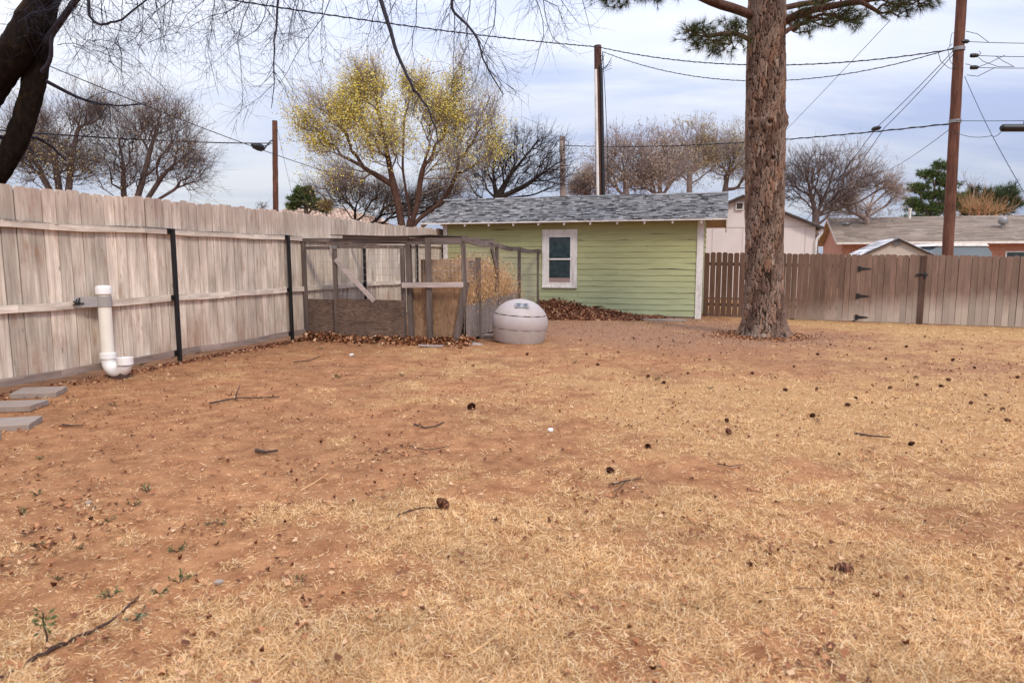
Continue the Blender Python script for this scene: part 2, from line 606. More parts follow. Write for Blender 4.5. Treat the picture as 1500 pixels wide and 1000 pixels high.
M['straw'] = straw_mat()
M['tall_straw'] = leafy('tall_dry_grass', [(0, (.34, .16, .065)), (.3, (.52, .29, .13)), (.7, (.66, .42, .21)), (1, (.74, .54, .32))], .8)
M['weed'] = leafy('green_weeds', [(0, (.045, .06, .02)), (.5, (.09, .11, .035)), (1, (.17, .18, .07))])
M['sage'] = leafy('pale_weeds', [(0, (.12, .14, .08)), (1, (.28, .30, .18))])
M['cone'] = leafy('pine_cone_scales', [(0, (.02, .009, .006)), (.5, (.075, .025, .014)), (1, (.26, .11, .06))])
M['orange_twig'] = plain('orange_bare_twigs', (.36, .19, .09), .85)
M['bark_dark'] = bark('dark_elm_bark', (.005, .0032, .0028), (.022, .014, .010), 16, 1.0, (.07, .042, .012))
M['bark_grey'] = bark('grey_brown_bark', (.075, .05, .044), (.18, .13, .115))
M['bark_red'] = bark('red_brown_bark', (.05, .024, .017), (.135, .075, .055))
M['bark_black'] = bark('black_brown_bark', (.022, .016, .016), (.06, .045, .042))
M['elm_twig'] = bark('dark_elm_twigs', (.025, .024, .034), (.06, .055, .07))
M['bark_tan'] = bark('rosy_grey_bark', (.17, .12, .105), (.31, .24, .215))

# ================================================================== camera, light, sky
cam = bpy.data.cameras.new('camera')
cam.lens, cam.sensor_width = 24, 36
cam.clip_end = 3000
cam.dof.use_dof = True
cam.dof.focus_distance = 12.5
cam.dof.aperture_fstop = 3.5
co = bpy.data.objects.new('camera', cam)
co.location = (0, 0, CAMH)
co.rotation_euler = (R(90) - TH, 0, 0)
COL.objects.link(co)
SC.camera = co

SUN_EL, SUN_AZ = R(44), R(152)          # azimuth clockwise from +Y: behind the camera, to its right
sun = bpy.data.lights.new('sun', 'SUN')
sun.energy, sun.angle, sun.color = 1.5, R(10), (1.0, .93, .80)
so = bpy.data.objects.new('sun', sun)
sd = Vector((math.sin(SUN_AZ) * math.cos(SUN_EL), math.cos(SUN_AZ) * math.cos(SUN_EL), math.sin(SUN_EL)))
so.rotation_euler = sd.to_track_quat('Z', 'Y').to_euler()
COL.objects.link(so)

W = bpy.data.worlds.new('World')
SC.world = W
W.use_nodes = True
wt = W.node_tree
wt.nodes.clear()


def wn(typ, ins=None, **p):
    nd = wt.nodes.new(typ)
    for k, v in p.items(): setattr(nd, k, v)
    for k, v in (ins or {}).items():
        if isinstance(v, bpy.types.NodeSocket): wt.links.new(v, nd.inputs[k])
        else: nd.inputs[k].default_value = v
    return nd


sky = wn('ShaderNodeTexSky', sky_type='NISHITA', sun_disc=False, sun_elevation=SUN_EL, sun_rotation=SUN_AZ)
bg1 = wn('ShaderNodeBackground', {'Color': sky.outputs[0], 'Strength': .1})
tc = wn('ShaderNodeTexCoord').outputs['Generated']
sx = wn('ShaderNodeSeparateXYZ', {0: tc})
# cloud sheet: project the direction onto a flat layer so that streaks lie down towards the horizon
zz = wn('ShaderNodeMath', {0: wn('ShaderNodeMath', {0: sx.outputs[2], 1: 0.0}, operation='MAXIMUM').outputs[0], 1: .16}, operation='ADD').outputs[0]
cx = wn('ShaderNodeMath', {0: sx.outputs[0], 1: zz}, operation='DIVIDE').outputs[0]
cy = wn('ShaderNodeMath', {0: sx.outputs[1], 1: zz}, operation='DIVIDE').outputs[0]
cv = wn('ShaderNodeCombineXYZ', {0: cx, 1: cy}).outputs[0]
cm = wn('ShaderNodeMapping', {'Vector': cv, 'Rotation': (0, 0, R(-14)), 'Scale': (.55, 1.5, 1)}).outputs[0]
cn = wn('ShaderNodeTexNoise', {'Vector': cm, 'Scale': 1.1, 'Detail': 6, 'Roughness': .55, 'Distortion': .5}).outputs[0]
side = wn('ShaderNodeMapRange', {0: sx.outputs[0], 1: -.5, 2: .62, 3: .10, 4: -.13}).outputs[0]
cf = wn('ShaderNodeMath', {0: cn, 1: side}, operation='ADD').outputs[0]
cr = wn('ShaderNodeValToRGB', {0: cf})
e = cr.color_ramp.elements
e[0].position, e[0].color = .30, (.44, .51, .74, 1)
e[1].position, e[1].color = .66, (.80, .815, .875, 1)
e2 = cr.color_ramp.elements.new(.47); e2.color = (.63, .675, .82, 1)
zen = wn('ShaderNodeMapRange', {0: sx.outputs[2], 1: .02, 2: .85, 3: .51, 4: 1.9}).outputs[0]
bg2 = wn('ShaderNodeBackground', {'Color': cr.outputs[0], 'Strength': zen})
mx = wn('ShaderNodeMixShader', {0: .9})
wt.links.new(bg1.outputs[0], mx.inputs[1])
wt.links.new(bg2.outputs[0], mx.inputs[2])
wo = wn('ShaderNodeOutputWorld')
wt.links.new(mx.outputs[0], wo.inputs[0])

vs = SC.view_settings
vs.view_transform, vs.look, vs.gamma, vs.use_curve_mapping = 'Standard', 'None', 1, False
vs.exposure = 0.62
SC.cycles.max_bounces = 6
SC.cycles.use_denoising = True

# ================================================================== ground
BLOBS = []                                        # bare patches: centre, radii, strength
for px, py, rx, ry, s in [(470, 830, .85, .28, .75), (250, 770, .9, .55, .4), (420, 700, 1.3, .6, .25), (90, 850, .5, .3, .35), (300, 640, 1.6, 1.0, .32), (180, 600, 1.2, 1.2, .42), (1180, 940, .6, .2, .35), (90, 690, .8, .6, .35),
                          (620, 690, 1.3, .5, .22), (1000, 690, 1.2, .5, .22), (1330, 700, .9, .6, .22), (520, 560, 2.2, 1.2, .18), (1110, 520, 2.8, 1.6, .30),
                          (840, 490, 2.5, 1.5, .25), (60, 960, .5, .3, .5), (210, 850, .5, .25, .35), (560, 505, 2.2, .7, .5)]:
    p = ground_px(px, py)
    BLOBS.append((p[0], p[1], rx, ry, s))


def duff(x, y):
    d = 1.15 * np.exp(-(((x - 4.3) / 3.0) ** 2 + ((y - 14.6) / 2.4) ** 2)) + .8 * sstep(12, 17, y) * sstep(6.6, 4.6, x) + .35 * np.exp(-(((x - 6.5) / 2.5) ** 2 + ((y - 10) / 1.4) ** 2))
    return np.clip(d * (.45 + 1.1 * fbm(x * 1.3 + 40, y * 1.3, 4)), 0, 1)


def straw_mask(x, y):
    m = .525 + 1.3 * (fbm(x * .5 + 3.1, y * .5, 4) - .5) + 1.5 * (fbm(x * 2.6, y * 2.6 + 7, 4) - .5) + .9 * (fbm(x * 8, y * 8, 3) - .5)
    m = m + .22 * sstep(-3, 3.5, x) - .26 * sstep(.2, -4, x) + .35 * sstep(7, 10.5, x) * sstep(11, 15, y)
    m = m - .12 * sstep(9, 14, y) * sstep(8, 5, x)
    for bx, by, rx, ry, s in BLOBS:
        m = m - s * np.exp(-(((x - bx) / rx) ** 2 + ((y - by) / ry) ** 2))
    m = m - .55 * duff(x, y)
    return np.clip(m, 0, 1)


def axis(segs):
    out = [segs[0][0]]
    for a, b, st in segs:
        n = max(1, int(round((b - a) / st)))
        out += list(a + (b - a) * (np.arange(n) + 1) / n)
    return np.array(out)


gxs = axis([(-450, -60, 60), (-60, -14, 4), (-14, -8.5, .5), (-8.5, 14.5, .07), (14.5, 20, .5), (20, 60, 4), (60, 450, 60)])
gys = axis([(-300, -30, 60), (-30, -2, 3), (-2, 1.2, .4), (1.2, 8, .05), (8, 21, .11), (21, 40, 1), (40, 90, 10), (90, 700, 60)])
GX, GY = np.meshgrid(gxs, gys, indexing='xy')
GZ = gz(GX, GY)
near = (GX > -8.6) & (GX < 14.6) & (GY > 1) & (GY < 21)
GZ = GZ + np.where(near, .010 * (fbm(GX * 14, GY * 14, 3) - .5), 0)
SM = straw_mask(GX, GY)
ny, nx = GX.shape
j, i = np.meshgrid(np.arange(ny - 1), np.arange(nx - 1), indexing='ij')
GF = np.stack([j * nx + i, j * nx + i + 1, (j + 1) * nx + i + 1, (j + 1) * nx + i], -1).reshape(-1, 4)


def ground_mat():
    m = NT('dirt_and_dead_grass')
    oc = m.coord()
    a = m.n('ShaderNodeAttribute', attribute_name='straw').outputs['Fac']
    f1 = m.noise(oc, 38, 6, .75)
    f2 = m.noise(oc, 5, 5, .65)
    f3 = m.noise(oc, .8, 4, .6)
    dirt = m.mix(m.mr(f2, .3, .7), (.205, .078, .030), (.40, .195, .088))
    dirt = m.vary(dirt, .82, 1.18, m.mr(f3, .3, .7))
    th = m.mix(m.mr(f1, .3, .7), (.26, .125, .05), (.53, .32, .14))
    du = m.n('ShaderNodeAttribute', attribute_name='duff').outputs['Fac']
    dirt = m.mix(du, dirt, m.mix(m.mr(f1, .35, .65), (.17, .075, .04), (.36, .20, .115)))
    sm = m.math('ADD', a, m.mr(f1, .2, .8, -.5, .5))
    c = m.mix(m.mr(sm, .35, 1.0), dirt, th)
    fine = m.noise(oc, 140, 3, .8)
    c = m.vary(c, .55, 1.35, m.mr(fine, .3, .7))
    v = m.n('ShaderNodeTexVoronoi', {'Vector': oc, 'Scale': 26.0, 'Randomness': 1.0})
    keep = m.math('LESS_THAN', m.n('ShaderNodeSeparateColor', {0: v.outputs['Color']}).outputs[0], .16)
    c = m.mix(m.math('MULTIPLY', keep, m.mr(v.outputs['Distance'], .12, .28, .75, 0)), c, (.10, .045, .022))
    m.col(c)
    m.b.inputs['Roughness'].default_value = .95
    m.bump(f1, .5, .02)
    return m.m


gr = np_mesh('ground', np.stack([GX, GY, GZ], -1), [GF], ground_mat(), smooth=True, attrs={'straw': SM.ravel(), 'duff': duff(GX, GY).ravel()})
tag(gr, 'bare reddish dirt and dead lawn of the back yard', 'ground', kind='structure')


def fence_x(y):                # the left fence line
    return -4.45 + .3054 * (y - 13.5)


def in_yard(x, y):
    return (x > fence_x(y) + .06) & (y < 20.9 - .2917 * x + .0) & ((x > 5.2) | (y < 20.15 - .3054 * x)) & (y < 21.15 - .291 * x)


def on_view(n, y0, y1, k=1.25, pw=1.9):
    """scatter on the ground, denser near the camera like the picture shows it"""
    u = RNG.random(n)
    a, b = y0 ** (1 - pw), y1 ** (1 - pw)
    y = (a + (b - a) * u) ** (1 / (1 - pw))
    x = (RNG.random(n) * 2 - 1) * (y * .75 * k + .3)
    return x, y


def gz_full(x, y):
    return gz(x, y) + .010 * (fbm(x * 14, y * 14, 3) - .5)


def blades(n, y0, y1, mat, name, label, cat, L=(.018, .066), wid=.0014, pw=1.9, thr=1.0):
    x, y = on_view(n, y0, y1, pw=pw)
    tx, ty = on_view(7000, y0, y1, pw=1.6)                     # rooted tufts
    tk_ = straw_mask(tx, ty) > .42
    tx, ty = np.repeat(tx[tk_], 26), np.repeat(ty[tk_], 26)
    rr_ = np.repeat(.012 + .03 * RNG.random(tk_.sum()), 26)
    tx, ty = tx + RNG.normal(0, 1, len(tx)) * rr_, ty + RNG.normal(0, 1, len(ty)) * rr_
    x, y = np.concatenate([x, tx]), np.concatenate([y, ty])
    istuft = np.concatenate([np.zeros(n, bool), np.ones(len(tx), bool)])
    n = len(x)
    ms = straw_mask(x, y)
    cl = fbm(x * 9, y * 9, 2)
    keep = (RNG.random(n) < np.clip((ms * 1.15 - .02), .22, 1) * np.clip(.05 + 2.3 * (cl - .25), .06, 1)) & in_yard(x, y) | (istuft & in_yard(x, y))
    x, y, ms, istuft = x[keep], y[keep], ms[keep], istuft[keep]
    n = len(x)
    az = RNG.random(n) * 2 * math.pi
    el = np.abs(RNG.normal(0, .42, n)) * (.45 + ms * .8)
    el = np.where(istuft, .35 + .8 * RNG.random(n), el)
    ln = (L[0] + (L[1] - L[0]) * RNG.random(n) ** 1.6) * (.7 + .5 * ms)
    w = wid * (.6 + .8 * RNG.random(n)) * (1 + y / 11)
    d = np.stack([np.cos(az) * np.cos(el), np.sin(az) * np.cos(el), np.sin(el)], -1)
    sd_ = np.stack([-np.sin(az), np.cos(az), RNG.normal(0, .5, n)], -1)
    b = np.stack([x, y, gz_full(x, y) + .002 + .012 * RNG.random(n) * ms], -1)
    bend = RNG.normal(0, .25, n)[:, None] * sd_ * np.array([1, 1, 0])
    dd = unit(d + bend)
    drop = unit(dd * np.array([1, 1, 1.0]) + np.array([0, 0, -.35]) * (el > .3)[:, None] + bend)
    mid = b + dd * (ln * .55)[:, None]
    tip = mid + drop * (ln * .5)[:, None]
    tip[:, 2] = np.maximum(tip[:, 2], b[:, 2] - .001)
    w = w[:, None]
    V = np.stack([b - sd_ * w / 2, b + sd_ * w / 2, mid + sd_ * w * .42, mid - sd_ * w * .42, tip], 1).reshape(-1, 3)
    o = 5 * np.arange(n)[:, None]
    ob = np_mesh(name, V, [o + np.array([[0, 1, 2, 3]]), o + np.array([[3, 2, 4]])], mat)
    tag(ob, label, cat, kind='stuff')


blades(760000, 2.1, 20.5, M['straw'], 'dead_grass', 'straw coloured dead grass lying over the dirt yard', 'grass', pw=1.75)


def leaf_mesh(x, y, z, size, mat, name, label, cat, tilt=.5, flat=.6):
    n = len(x)
    az = RNG.random(n) * 2 * math.pi
    nrm = unit(np.stack([RNG.normal(0, tilt, n), RNG.normal(0, tilt, n), np.ones(n)], -1))
    d0 = np.stack([np.cos(az), np.sin(az), np.zeros(n)], -1)
    d = unit(d0 - nrm * (d0 * nrm).sum(1)[:, None])
    s = np.cross(nrm, d)
    C = np.stack([x, y, z], -1)
    L = (size[0] + (size[1] - size[0]) * RNG.random(n))[:, None]
    wd = L * (.45 + .35 * RNG.random(n))[:, None]
    curl = (RNG.normal(.15, .18, n))[:, None] * L * nrm
    V = np.stack([C - d * L / 2 + curl, C - d * L * .1 + s * wd / 2, C + d * L / 2 + curl, C - d * L * .1 - s * wd / 2, C - d * L * .1 - curl * .3], 1).reshape(-1, 3)
    o = 5 * np.arange(n)[:, None]
    ob = np_mesh(name, V, [np.concatenate([o + np.array([[0, 4, 1]]), o + np.array([[1, 4, 2]]), o + np.array([[2, 4, 3]]), o + np.array([[3, 4, 0]])])], mat)
    tag(ob, label, cat, kind='stuff')
    return ob


# thin litter over the whole yard, thicker round the pine and before the shed
x, y = on_view(120000, 2.3, 20.3, pw=1.3)
dens = .035 + .22 * sstep(.55, .72, fbm(x * 2.3 + 11, y * 2.3, 3)) + .9 * duff(x, y) + .12 * sstep(4, 9, y)
k = (RNG.random(len(x)) < dens * np.clip(.3 + 1.6 * (fbm(x * 1.7, y * 1.7, 3) - .3), .1, 1)) & in_yard(x, y)
leaf_mesh(x[k], y[k], gz_full(x[k], y[k]) + .010 + .022 * RNG.random(k.sum()), (.012, .050), M['dry_leaf'], 'leaf_litter', 'small brown leaf bits strewn over the yard', 'leaves', .45)


# ================================================================== left fence
def fl(s, d, z):
    """s along the left fence (0 at the near post in view), d towards the yard"""
    return np.array([-5.31, 10.68, 0]) + NB * s + RT * d + UP * z


tall = empty('wooden_fence', fl(0, -.05, 0), 'tall weathered grey board fence with black posts down the left side', 'fence')
S0, S1 = -9.2, 11.05
M['strip'] = plain('gap_shade_paint', (.03, .019, .014), .9)  # dark colour standing in for shade between the boards
strips = []
b = MB()
s = S0
while s < S1:
    w = .178 + random.uniform(-.012, .012)
    gp_ = random.choice([.007, .009, .011, .015])
    h = 2.53 + random.uniform(-.018, .018) + .02 * math.sin(s * .6)
    c = .018 + random.random() * .01
    t = random.uniform(-.007, .007)
    lean = random.uniform(-.006, .006)
    b.prism([(0, .10 + random.uniform(-.02, .02)), (w - gp_, .10), (w - gp_ + lean, h - c), (w - gp_ - c + lean, h), (c + lean, h), (lean, h - c)], fl(s, -.01 + t, 0), NB, UP, -RT, .018)
    strips.append(s + w - gp_ / 2)
    s += w
bp_l = b.build('board_panel', M['fence'], tall)
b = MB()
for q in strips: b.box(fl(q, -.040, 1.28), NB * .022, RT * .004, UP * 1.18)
b.build('gap_shade_strip', M['strip'], bp_l)  # strips added behind the gaps as painted shade lines
RZ = (.16, 1.03, 2.05)
M['rail'] = wood('weathered_rail_wood', (.50, .40, .32), (.80, .69, .575), ANG2, 'X', 22, .9, 1.1, (.26, .15, .1), .35, extra=rail_mould([2.095]))
M['rail_low'] = wood('dark_rail_wood', (.20, .14, .115), (.36, .27, .225), ANG2, 'X', 22, .9, 1.1, (.12, .07, .045), .5)  # bottom rail in a darker grey-brown than the upper rails
posts_s = [-8.9, -5.95, -3.0, 0.0, 2.97, 5.95, 8.9]
for zi, zc in enumerate(RZ):
    b = MB()
    for k in range(len(posts_s) - 1):
        a, c = posts_s[k], posts_s[k + 1]
        n = 6
        off = [0] + [random.uniform(-.012, .012) - .012 * math.sin(math.pi * q / n) for q in range(1, n)] + [0]
        for q in range(n):
            sa, sb_ = a + (c - a) * q / n, a + (c - a) * (q + 1) / n
            b.beam(fl(sa, .022, zc + off[q]), fl(sb_, .022, zc + off[q + 1]), .044, .095 if zi < 2 else .09, side=RT)
    a = posts_s[-1]
    b.beam(fl(a, .022, zc), fl(S1, .022, zc), .044, .095, side=RT)
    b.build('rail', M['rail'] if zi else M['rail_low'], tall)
for sp in posts_s:
    b = MB()
    b.beam(fl(sp, .075, -.05), fl(sp + random.uniform(-.012, .012), .075, 2.09), .058, .052, side=NB)
    p = b.build('post', M['black'], tall, bevel=.004)
    for zc in RZ:
        b = MB()
        b.beam(fl(sp - .075, .050, zc), fl(sp + .045, .050, zc), .012, .085, side=RT)
        b.beam(fl(sp - .05, .058, zc + .012), fl(sp - .05, .070, zc + .012), .018, .018)
        b.build('bracket', M['black'], p)

# ================================================================== right fence and gate
FR0 = np.array([5.49, 19.6, 0])


def fr(s, d, z):
    """s along the back right fence from the shed to the right, d towards the camera; follows the falling ground"""
    p = FR0 + RT * s - NB * d
    return np.array([p[0], p[1], z - .0152 * max(0, p[0] - 5.4)])


def fr_s(px):
    lo, hi = -1, 30
    for _ in range(50):
        m_ = (lo + hi) / 2
        p = fr(m_, 0, 1)
        if p[0] / p[1] < (px - 750) / 1000 / (CT + .04 * ST): lo = m_
        else: hi = m_
    return lo


def fence_boards(b, s0, s1, gap):
    s = s0
    while s < s1 - .02:
        g = gap(s)
        w = min(.142 + random.uniform(-.004, .004), s1 - s)
        h = 1.82 + random.uniform(-.012, .012)
        ln = random.uniform(-.006, .006)
        c = .028
        b.prism([(0, .03 + random.uniform(-.02, .015)), (w, .03), (w + ln, h - c), (w - c + ln, h - .006), (w * .5 + ln, h), (c + ln, h - .006), (ln, h - c)],
                fr(s, random.uniform(-.007, .007), 0), RT * 1.0 + UP * (-.0145), UP, NB, .018)
        s += w + g


gA, gB = fr_s(1256), fr_s(1343.5)
wide_gap = lambda s: max(.003, .020 - .006 * s + random.uniform(-.004, .006)) if s < 3 else random.choice([.004, .006, .008, .011])
brf = empty('wooden_fence', fr(0, 0, 0), 'brown dog-eared board fence bleached pale near the ground, along the back right', 'fence')
b = MB(); fence_boards(b, 0.0, gA - .01, wide_gap); b.build('board_panel', M['brown_fence'], brf)
b = MB(); fence_boards(b, fr_s(1351.5), 14.5, wide_gap); b.build('board_panel', M['brown_fence'], brf)
# sheet added behind the boards, its dark colour painting shade in the gaps (only where the fence is close boarded)
def gap_shade_layer(s0, s1, parent):
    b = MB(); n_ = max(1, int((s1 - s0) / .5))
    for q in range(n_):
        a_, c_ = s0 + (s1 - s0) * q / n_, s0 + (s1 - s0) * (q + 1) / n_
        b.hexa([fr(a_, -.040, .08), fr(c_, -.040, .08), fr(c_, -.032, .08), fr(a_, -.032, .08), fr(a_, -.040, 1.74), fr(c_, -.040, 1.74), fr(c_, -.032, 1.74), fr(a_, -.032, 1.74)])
    return b.build('gap_shade_sheet', M['strip'], parent)
gap_shade_layer(3.6, gA - .03, brf); gap_shade_layer(fr_s(1353), 14.45, brf)
for zc in (.35, 1.5):
    b = MB()
    b.beam(fr(0, -.064, zc), fr(gA - .02, -.064, zc), .04, .09, side=NB)
    b.beam(fr(fr_s(1351.5), -.064, zc), fr(14.5, -.064, zc), .04, .09, side=NB)
    b.build('rail', M['brown_post'], brf)
for sp in (.05, 2.4, gA - .07, 12.4, 14.45):
    b = MB(); b.beam(fr(sp, -.135, -.1), fr(sp, -.135, 1.7), .09, .09, side=RT); b.build('post', M['brown_post'], brf)
sp = (gB + fr_s(1351.5)) / 2
b = MB(); b.beam(fr(sp, .005, -.1), fr(sp, .005, 1.80), .135, .05, side=RT); b.build('post', M['brown_post'], brf)
gate = empty('garden_gate', fr(gA, 0, 0), 'wooden board gate with three black strap hinges in the brown fence', 'gate')
gd = fr(gA, 0, 0) - fr(0, 0, 0)
M['gate_wood'] = wood('brown_gate_wood', (.115, .060, .041), (.225, .140, .102), ANG, 'Z', 22, .78, 1.18, (.10, .05, .03), .4, extra=bleach(float(gd[0]), float(gd[2])))
b = MB(); fence_boards(b, gA, gB, lambda s: .004); b.build('board_panel', M['gate_wood'], gate)
b = MB()
for zc in (.3, 1.5): b.beam(fr(gA + .02, -.064, zc), fr(gB - .02, -.064, zc), .035, .09, side=NB)
b.beam(fr(gA + .05, -.10, .3), fr(gB - .05, -.10, 1.5), .035, .09, side=NB)
b.build('frame', M['brown_post'], gate)
gap_shade_layer(gA + .02, gB - .01, gate)
for zc in (1.43, .70, .0 + .13):
    b = MB()
    b.beam(fr(gA - .03, .012, zc - .07), fr(gA - .03, .012, zc + .07), .055, .02, side=RT)
    p = fr(gA, .012, zc)
    b.prism([(0, -.045), (.26, -.013), (.27, .0), (.26, .013), (0, .045)], p, RT, UP, NB, .008)
    b.tube([fr(gA, .02, zc - .075), fr(gA, .02, zc + .075)], .012, 8)
    b.build('hinge', M['black'], gate)
b = MB()
b.beam(fr(sp - .16, .036, 1.30), fr(sp + .11, .036, 1.30), .014, .05, side=NB)
b.beam(fr(sp + .05, .042, 1.20), fr(sp + .05, .042, 1.36), .05, .014, side=RT)
b.tube([fr(sp - .12, .05, 1.32), fr(sp - .04, .065, 1.335), fr(sp + .06, .05, 1.32)], .011, 6)
b.build('latch', M['black'], gate)

# ================================================================== green shed
SA = np.array([5.16, 18.7, 0])
SL, SDEP, SH = 7.53, 4.0, 2.79


def sh(s, d, z):
    return SA + E * s + NB * d + UP * z


shed = empty('garden_shed', sh(SL / 2, SDEP / 2, 0), 'low green shed with peeling lap siding and grey shingle roof', 'shed')
b = MB()
b.hexa([sh(0.02, .02, -.1), sh(SL - .02, .02, -.1), sh(SL - .02, SDEP, -.1), sh(.02, SDEP, -.1), sh(.02, .02, SH - .02), sh(SL - .02, .02, SH - .02), sh(SL - .02, SDEP, SH - .02), sh(.02, SDEP, SH - .02)])
for ss in (.02, SL - .02):        # gable ends
    q = ss + (.06 if ss < 1 else -.06)
    b.add([sh(ss, .02, SH - .02), sh(ss, SDEP, SH - .02), sh(ss, 2.0, SH + .66), sh(q, .02, SH - .02), sh(q, SDEP, SH - .02), sh(q, 2.0, SH + .66)],
          [(0, 1, 2), (3, 5, 4), (0, 2, 5, 3), (1, 4, 5, 2), (0, 3, 4, 1)])
wall = b.build('wall', M['dark'], shed)  # near-black colour put in as shade behind the siding gaps
wx0, wx1, wz0, wz1 = 3.44, 4.47, .80, 2.475
b = MB()
rows = 17
rh = (SH - .05) / rows
for r_ in range(rows):
    z0 = .05 + r_ * rh
    cuts = [0.0]
    while cuts[-1] < SL: cuts.append(min(SL, cuts[-1] + random.uniform(2.2, 4.6)))
    for a, c in zip(cuts[:-1], cuts[1:]):
        pieces = [(a, c)]
        if z0 + rh < wz1 - .02 and z0 > wz0 + .02:
            pieces = [(p, q) for p, q in ((a, min(c, wx0 + .03)), (max(a, wx1 - .03), c)) if q - p > .05]
        for p, q in pieces:
            n = max(2, int((q - p) / .16))
            ph = random.random() * 50
            vs_, fs = [], []
            for i in range(n + 1):
                s = p + (q - p - .003) * i / n
                wob = (mnoise.noise((s * .9 + ph, r_ * 3.1, 0)) + .5 * mnoise.noise((s * 3.5 + ph, r_ * 1.7, 4)))
                lift = .003 + .034 * max(0, wob - .05) + .012 * max(0, mnoise.noise((s * 1.7 - ph, r_, 9)))
                d0 = -.024 - .016 * max(0, wob)
                vs_ += [sh(s, d0, z0 + lift), sh(s, d0 + .014, z0 + rh + .012), sh(s, d0 + .012, z0 + lift), sh(s, d0 + .02, z0 + rh + .012)]
            for i in range(n):
                o = 4 * i
                fs += [(o, o + 1, o + 5, o + 4), (o, o + 4, o + 6, o + 2), (o + 2, o + 6, o + 7, o + 3), (o + 1, o + 3, o + 7, o + 5)]
            fs += [(0, 2, 3, 1), (4 * n, 4 * n + 1, 4 * n + 3, 4 * n + 2)]
            b.add(vs_, fs)
b.build('siding', M['siding'], shed)
b = MB()
for r_ in range(rows):
    z0 = .05 + r_ * rh
    b.hexa([sh(-.02, .05, z0), sh(0.015, .05, z0), sh(0.015, SDEP, z0), sh(-.02, SDEP, z0), sh(-.005, .05, z0 + rh), sh(0.015, .05, z0 + rh), sh(.015, SDEP, z0 + rh), sh(-.005, SDEP, z0 + rh)])
b.build('siding', M['siding'], shed)
for s0, s1, nm in ((-.035, .135, 0), (SL - .10, SL + .035, 1)):
    b = MB()
    b.hexa([sh(s0, -.05, -.04), sh(s1, -.05, -.04), sh(s1, .02, -.04), sh(s0, .02, -.04), sh(s0, -.05, SH - .10), sh(s1, -.05, SH - .10), sh(s1, .02, SH - .10), sh(s0, .02, SH - .10)])
    b.build('corner_board', M['white'], shed, bevel=.004)
b = MB()
for s0 in np.arange(.1, SL - .3, .62):
    b.hexa([sh(s0, .0, -.12), sh(s0 + .6, .0, -.12), sh(s0 + .6, .2, -.12), sh(s0, .2, -.12), sh(s0, .0, .05), sh(s0 + .6, .0, .05), sh(s0 + .6, .2, .05), sh(s0, .2, .05)])
b.build('foundation', M['concrete'], shed)
# roof
OV, EV = .62, .42
SLP = .36


def roofz(d): return 2.66 + (d + EV) * SLP


roof_root = None
b = MB()
L0, L1 = -OV, SL + OV - .02
b.hexa([sh(L0, -EV, roofz(-EV)), sh(L1, -EV, roofz(-EV)), sh(L1, 2.0, roofz(2.0)), sh(L0, 2.0, roofz(2.0)),
        sh(L0, -EV, roofz(-EV) + .035), sh(L1, -EV, roofz(-EV) + .035), sh(L1, 2.0, roofz(2) + .035), sh(L0, 2.0, roofz(2.0) + .035)])
b.hexa([sh(L0, 2.0, roofz(2.0)), sh(L1, 2.0, roofz(2.0)), sh(L1, 4.42, roofz(-EV)), sh(L0, 4.42, roofz(-EV)),
        sh(L0, 2.0, roofz(2.0) + .035), sh(L1, 2.0, roofz(2.0) + .035), sh(L1, 4.42, roofz(-EV) + .035), sh(L0, 4.42, roofz(-EV) + .035)])
roof = b.build('roof', M['tan_soffit'], shed)
b = MB()
nr = 26
dr = (2.0 + EV) / nr
for side_ in (0, 1):
    for r_ in range(nr):
        s = L0 - .02 - random.random() * .2
        while s < L1 + .02:
            w = random.choice([.08, .11, .14, .18, .25])
            s0, s1 = max(s, L0 - .02), min(s + w, L1 + .02)
            s += w
            if s1 - s0 < .02: continue
            th = random.choice([.008, .012, .026, .034])
            da, db = -EV - .02 + r_ * dr, -EV + (r_ + 1) * dr + .03
            if random.random() < .35: da += .02
            db = min(db, 2.01)
            za, zb = roofz(da) + .036 + .008, roofz(db) + .036
            if side_: da, db = 4.0 - da, 4.0 - db
            b.hexa([sh(s0, da, za), sh(s1 - .004, da, za), sh(s1 - .004, db, zb), sh(s0, db, zb),
                    sh(s0, da, za + th), sh(s1 - .004, da, za + th), sh(s1 - .004, db, zb + .004), sh(s0, db, zb + .004)])
b.build('shingles', M['shingle'], roof)
b = MB()
s = L0 - .02
while s < L1:
    w = .3
    zr = roofz(2.0) + .05
    b.hexa([sh(s, 1.86, zr - .035), sh(s + w - .01, 1.86, zr - .035), sh(s + w - .01, 2.14, zr - .035), sh(s, 2.14, zr - .035),
            sh(s, 1.93, zr + .012), sh(s + w - .01, 1.93, zr + .006), sh(s + w - .01, 2.07, zr + .006), sh(s, 2.07, zr + .012)])
    s += w
b.build('ridge_cap', M['shingle'], roof)
b = MB()
b.hexa([sh(L0 - .01, -EV - .012, roofz(-EV) - .006), sh(L1 + .01, -EV - .012, roofz(-EV) - .006), sh(L1 + .01, -EV + .005, roofz(-EV) - .006), sh(L0 - .01, -EV + .005, roofz(-EV) - .006),
        sh(L0 - .01, -EV - .012, roofz(-EV) + .038), sh(L1 + .01, -EV - .012, roofz(-EV) + .038), sh(L1 + .01, -EV + .005, roofz(-EV) + .038), sh(L0 - .01, -EV + .005, roofz(-EV) + .038)])
b.build('fascia', M['white'], roof)
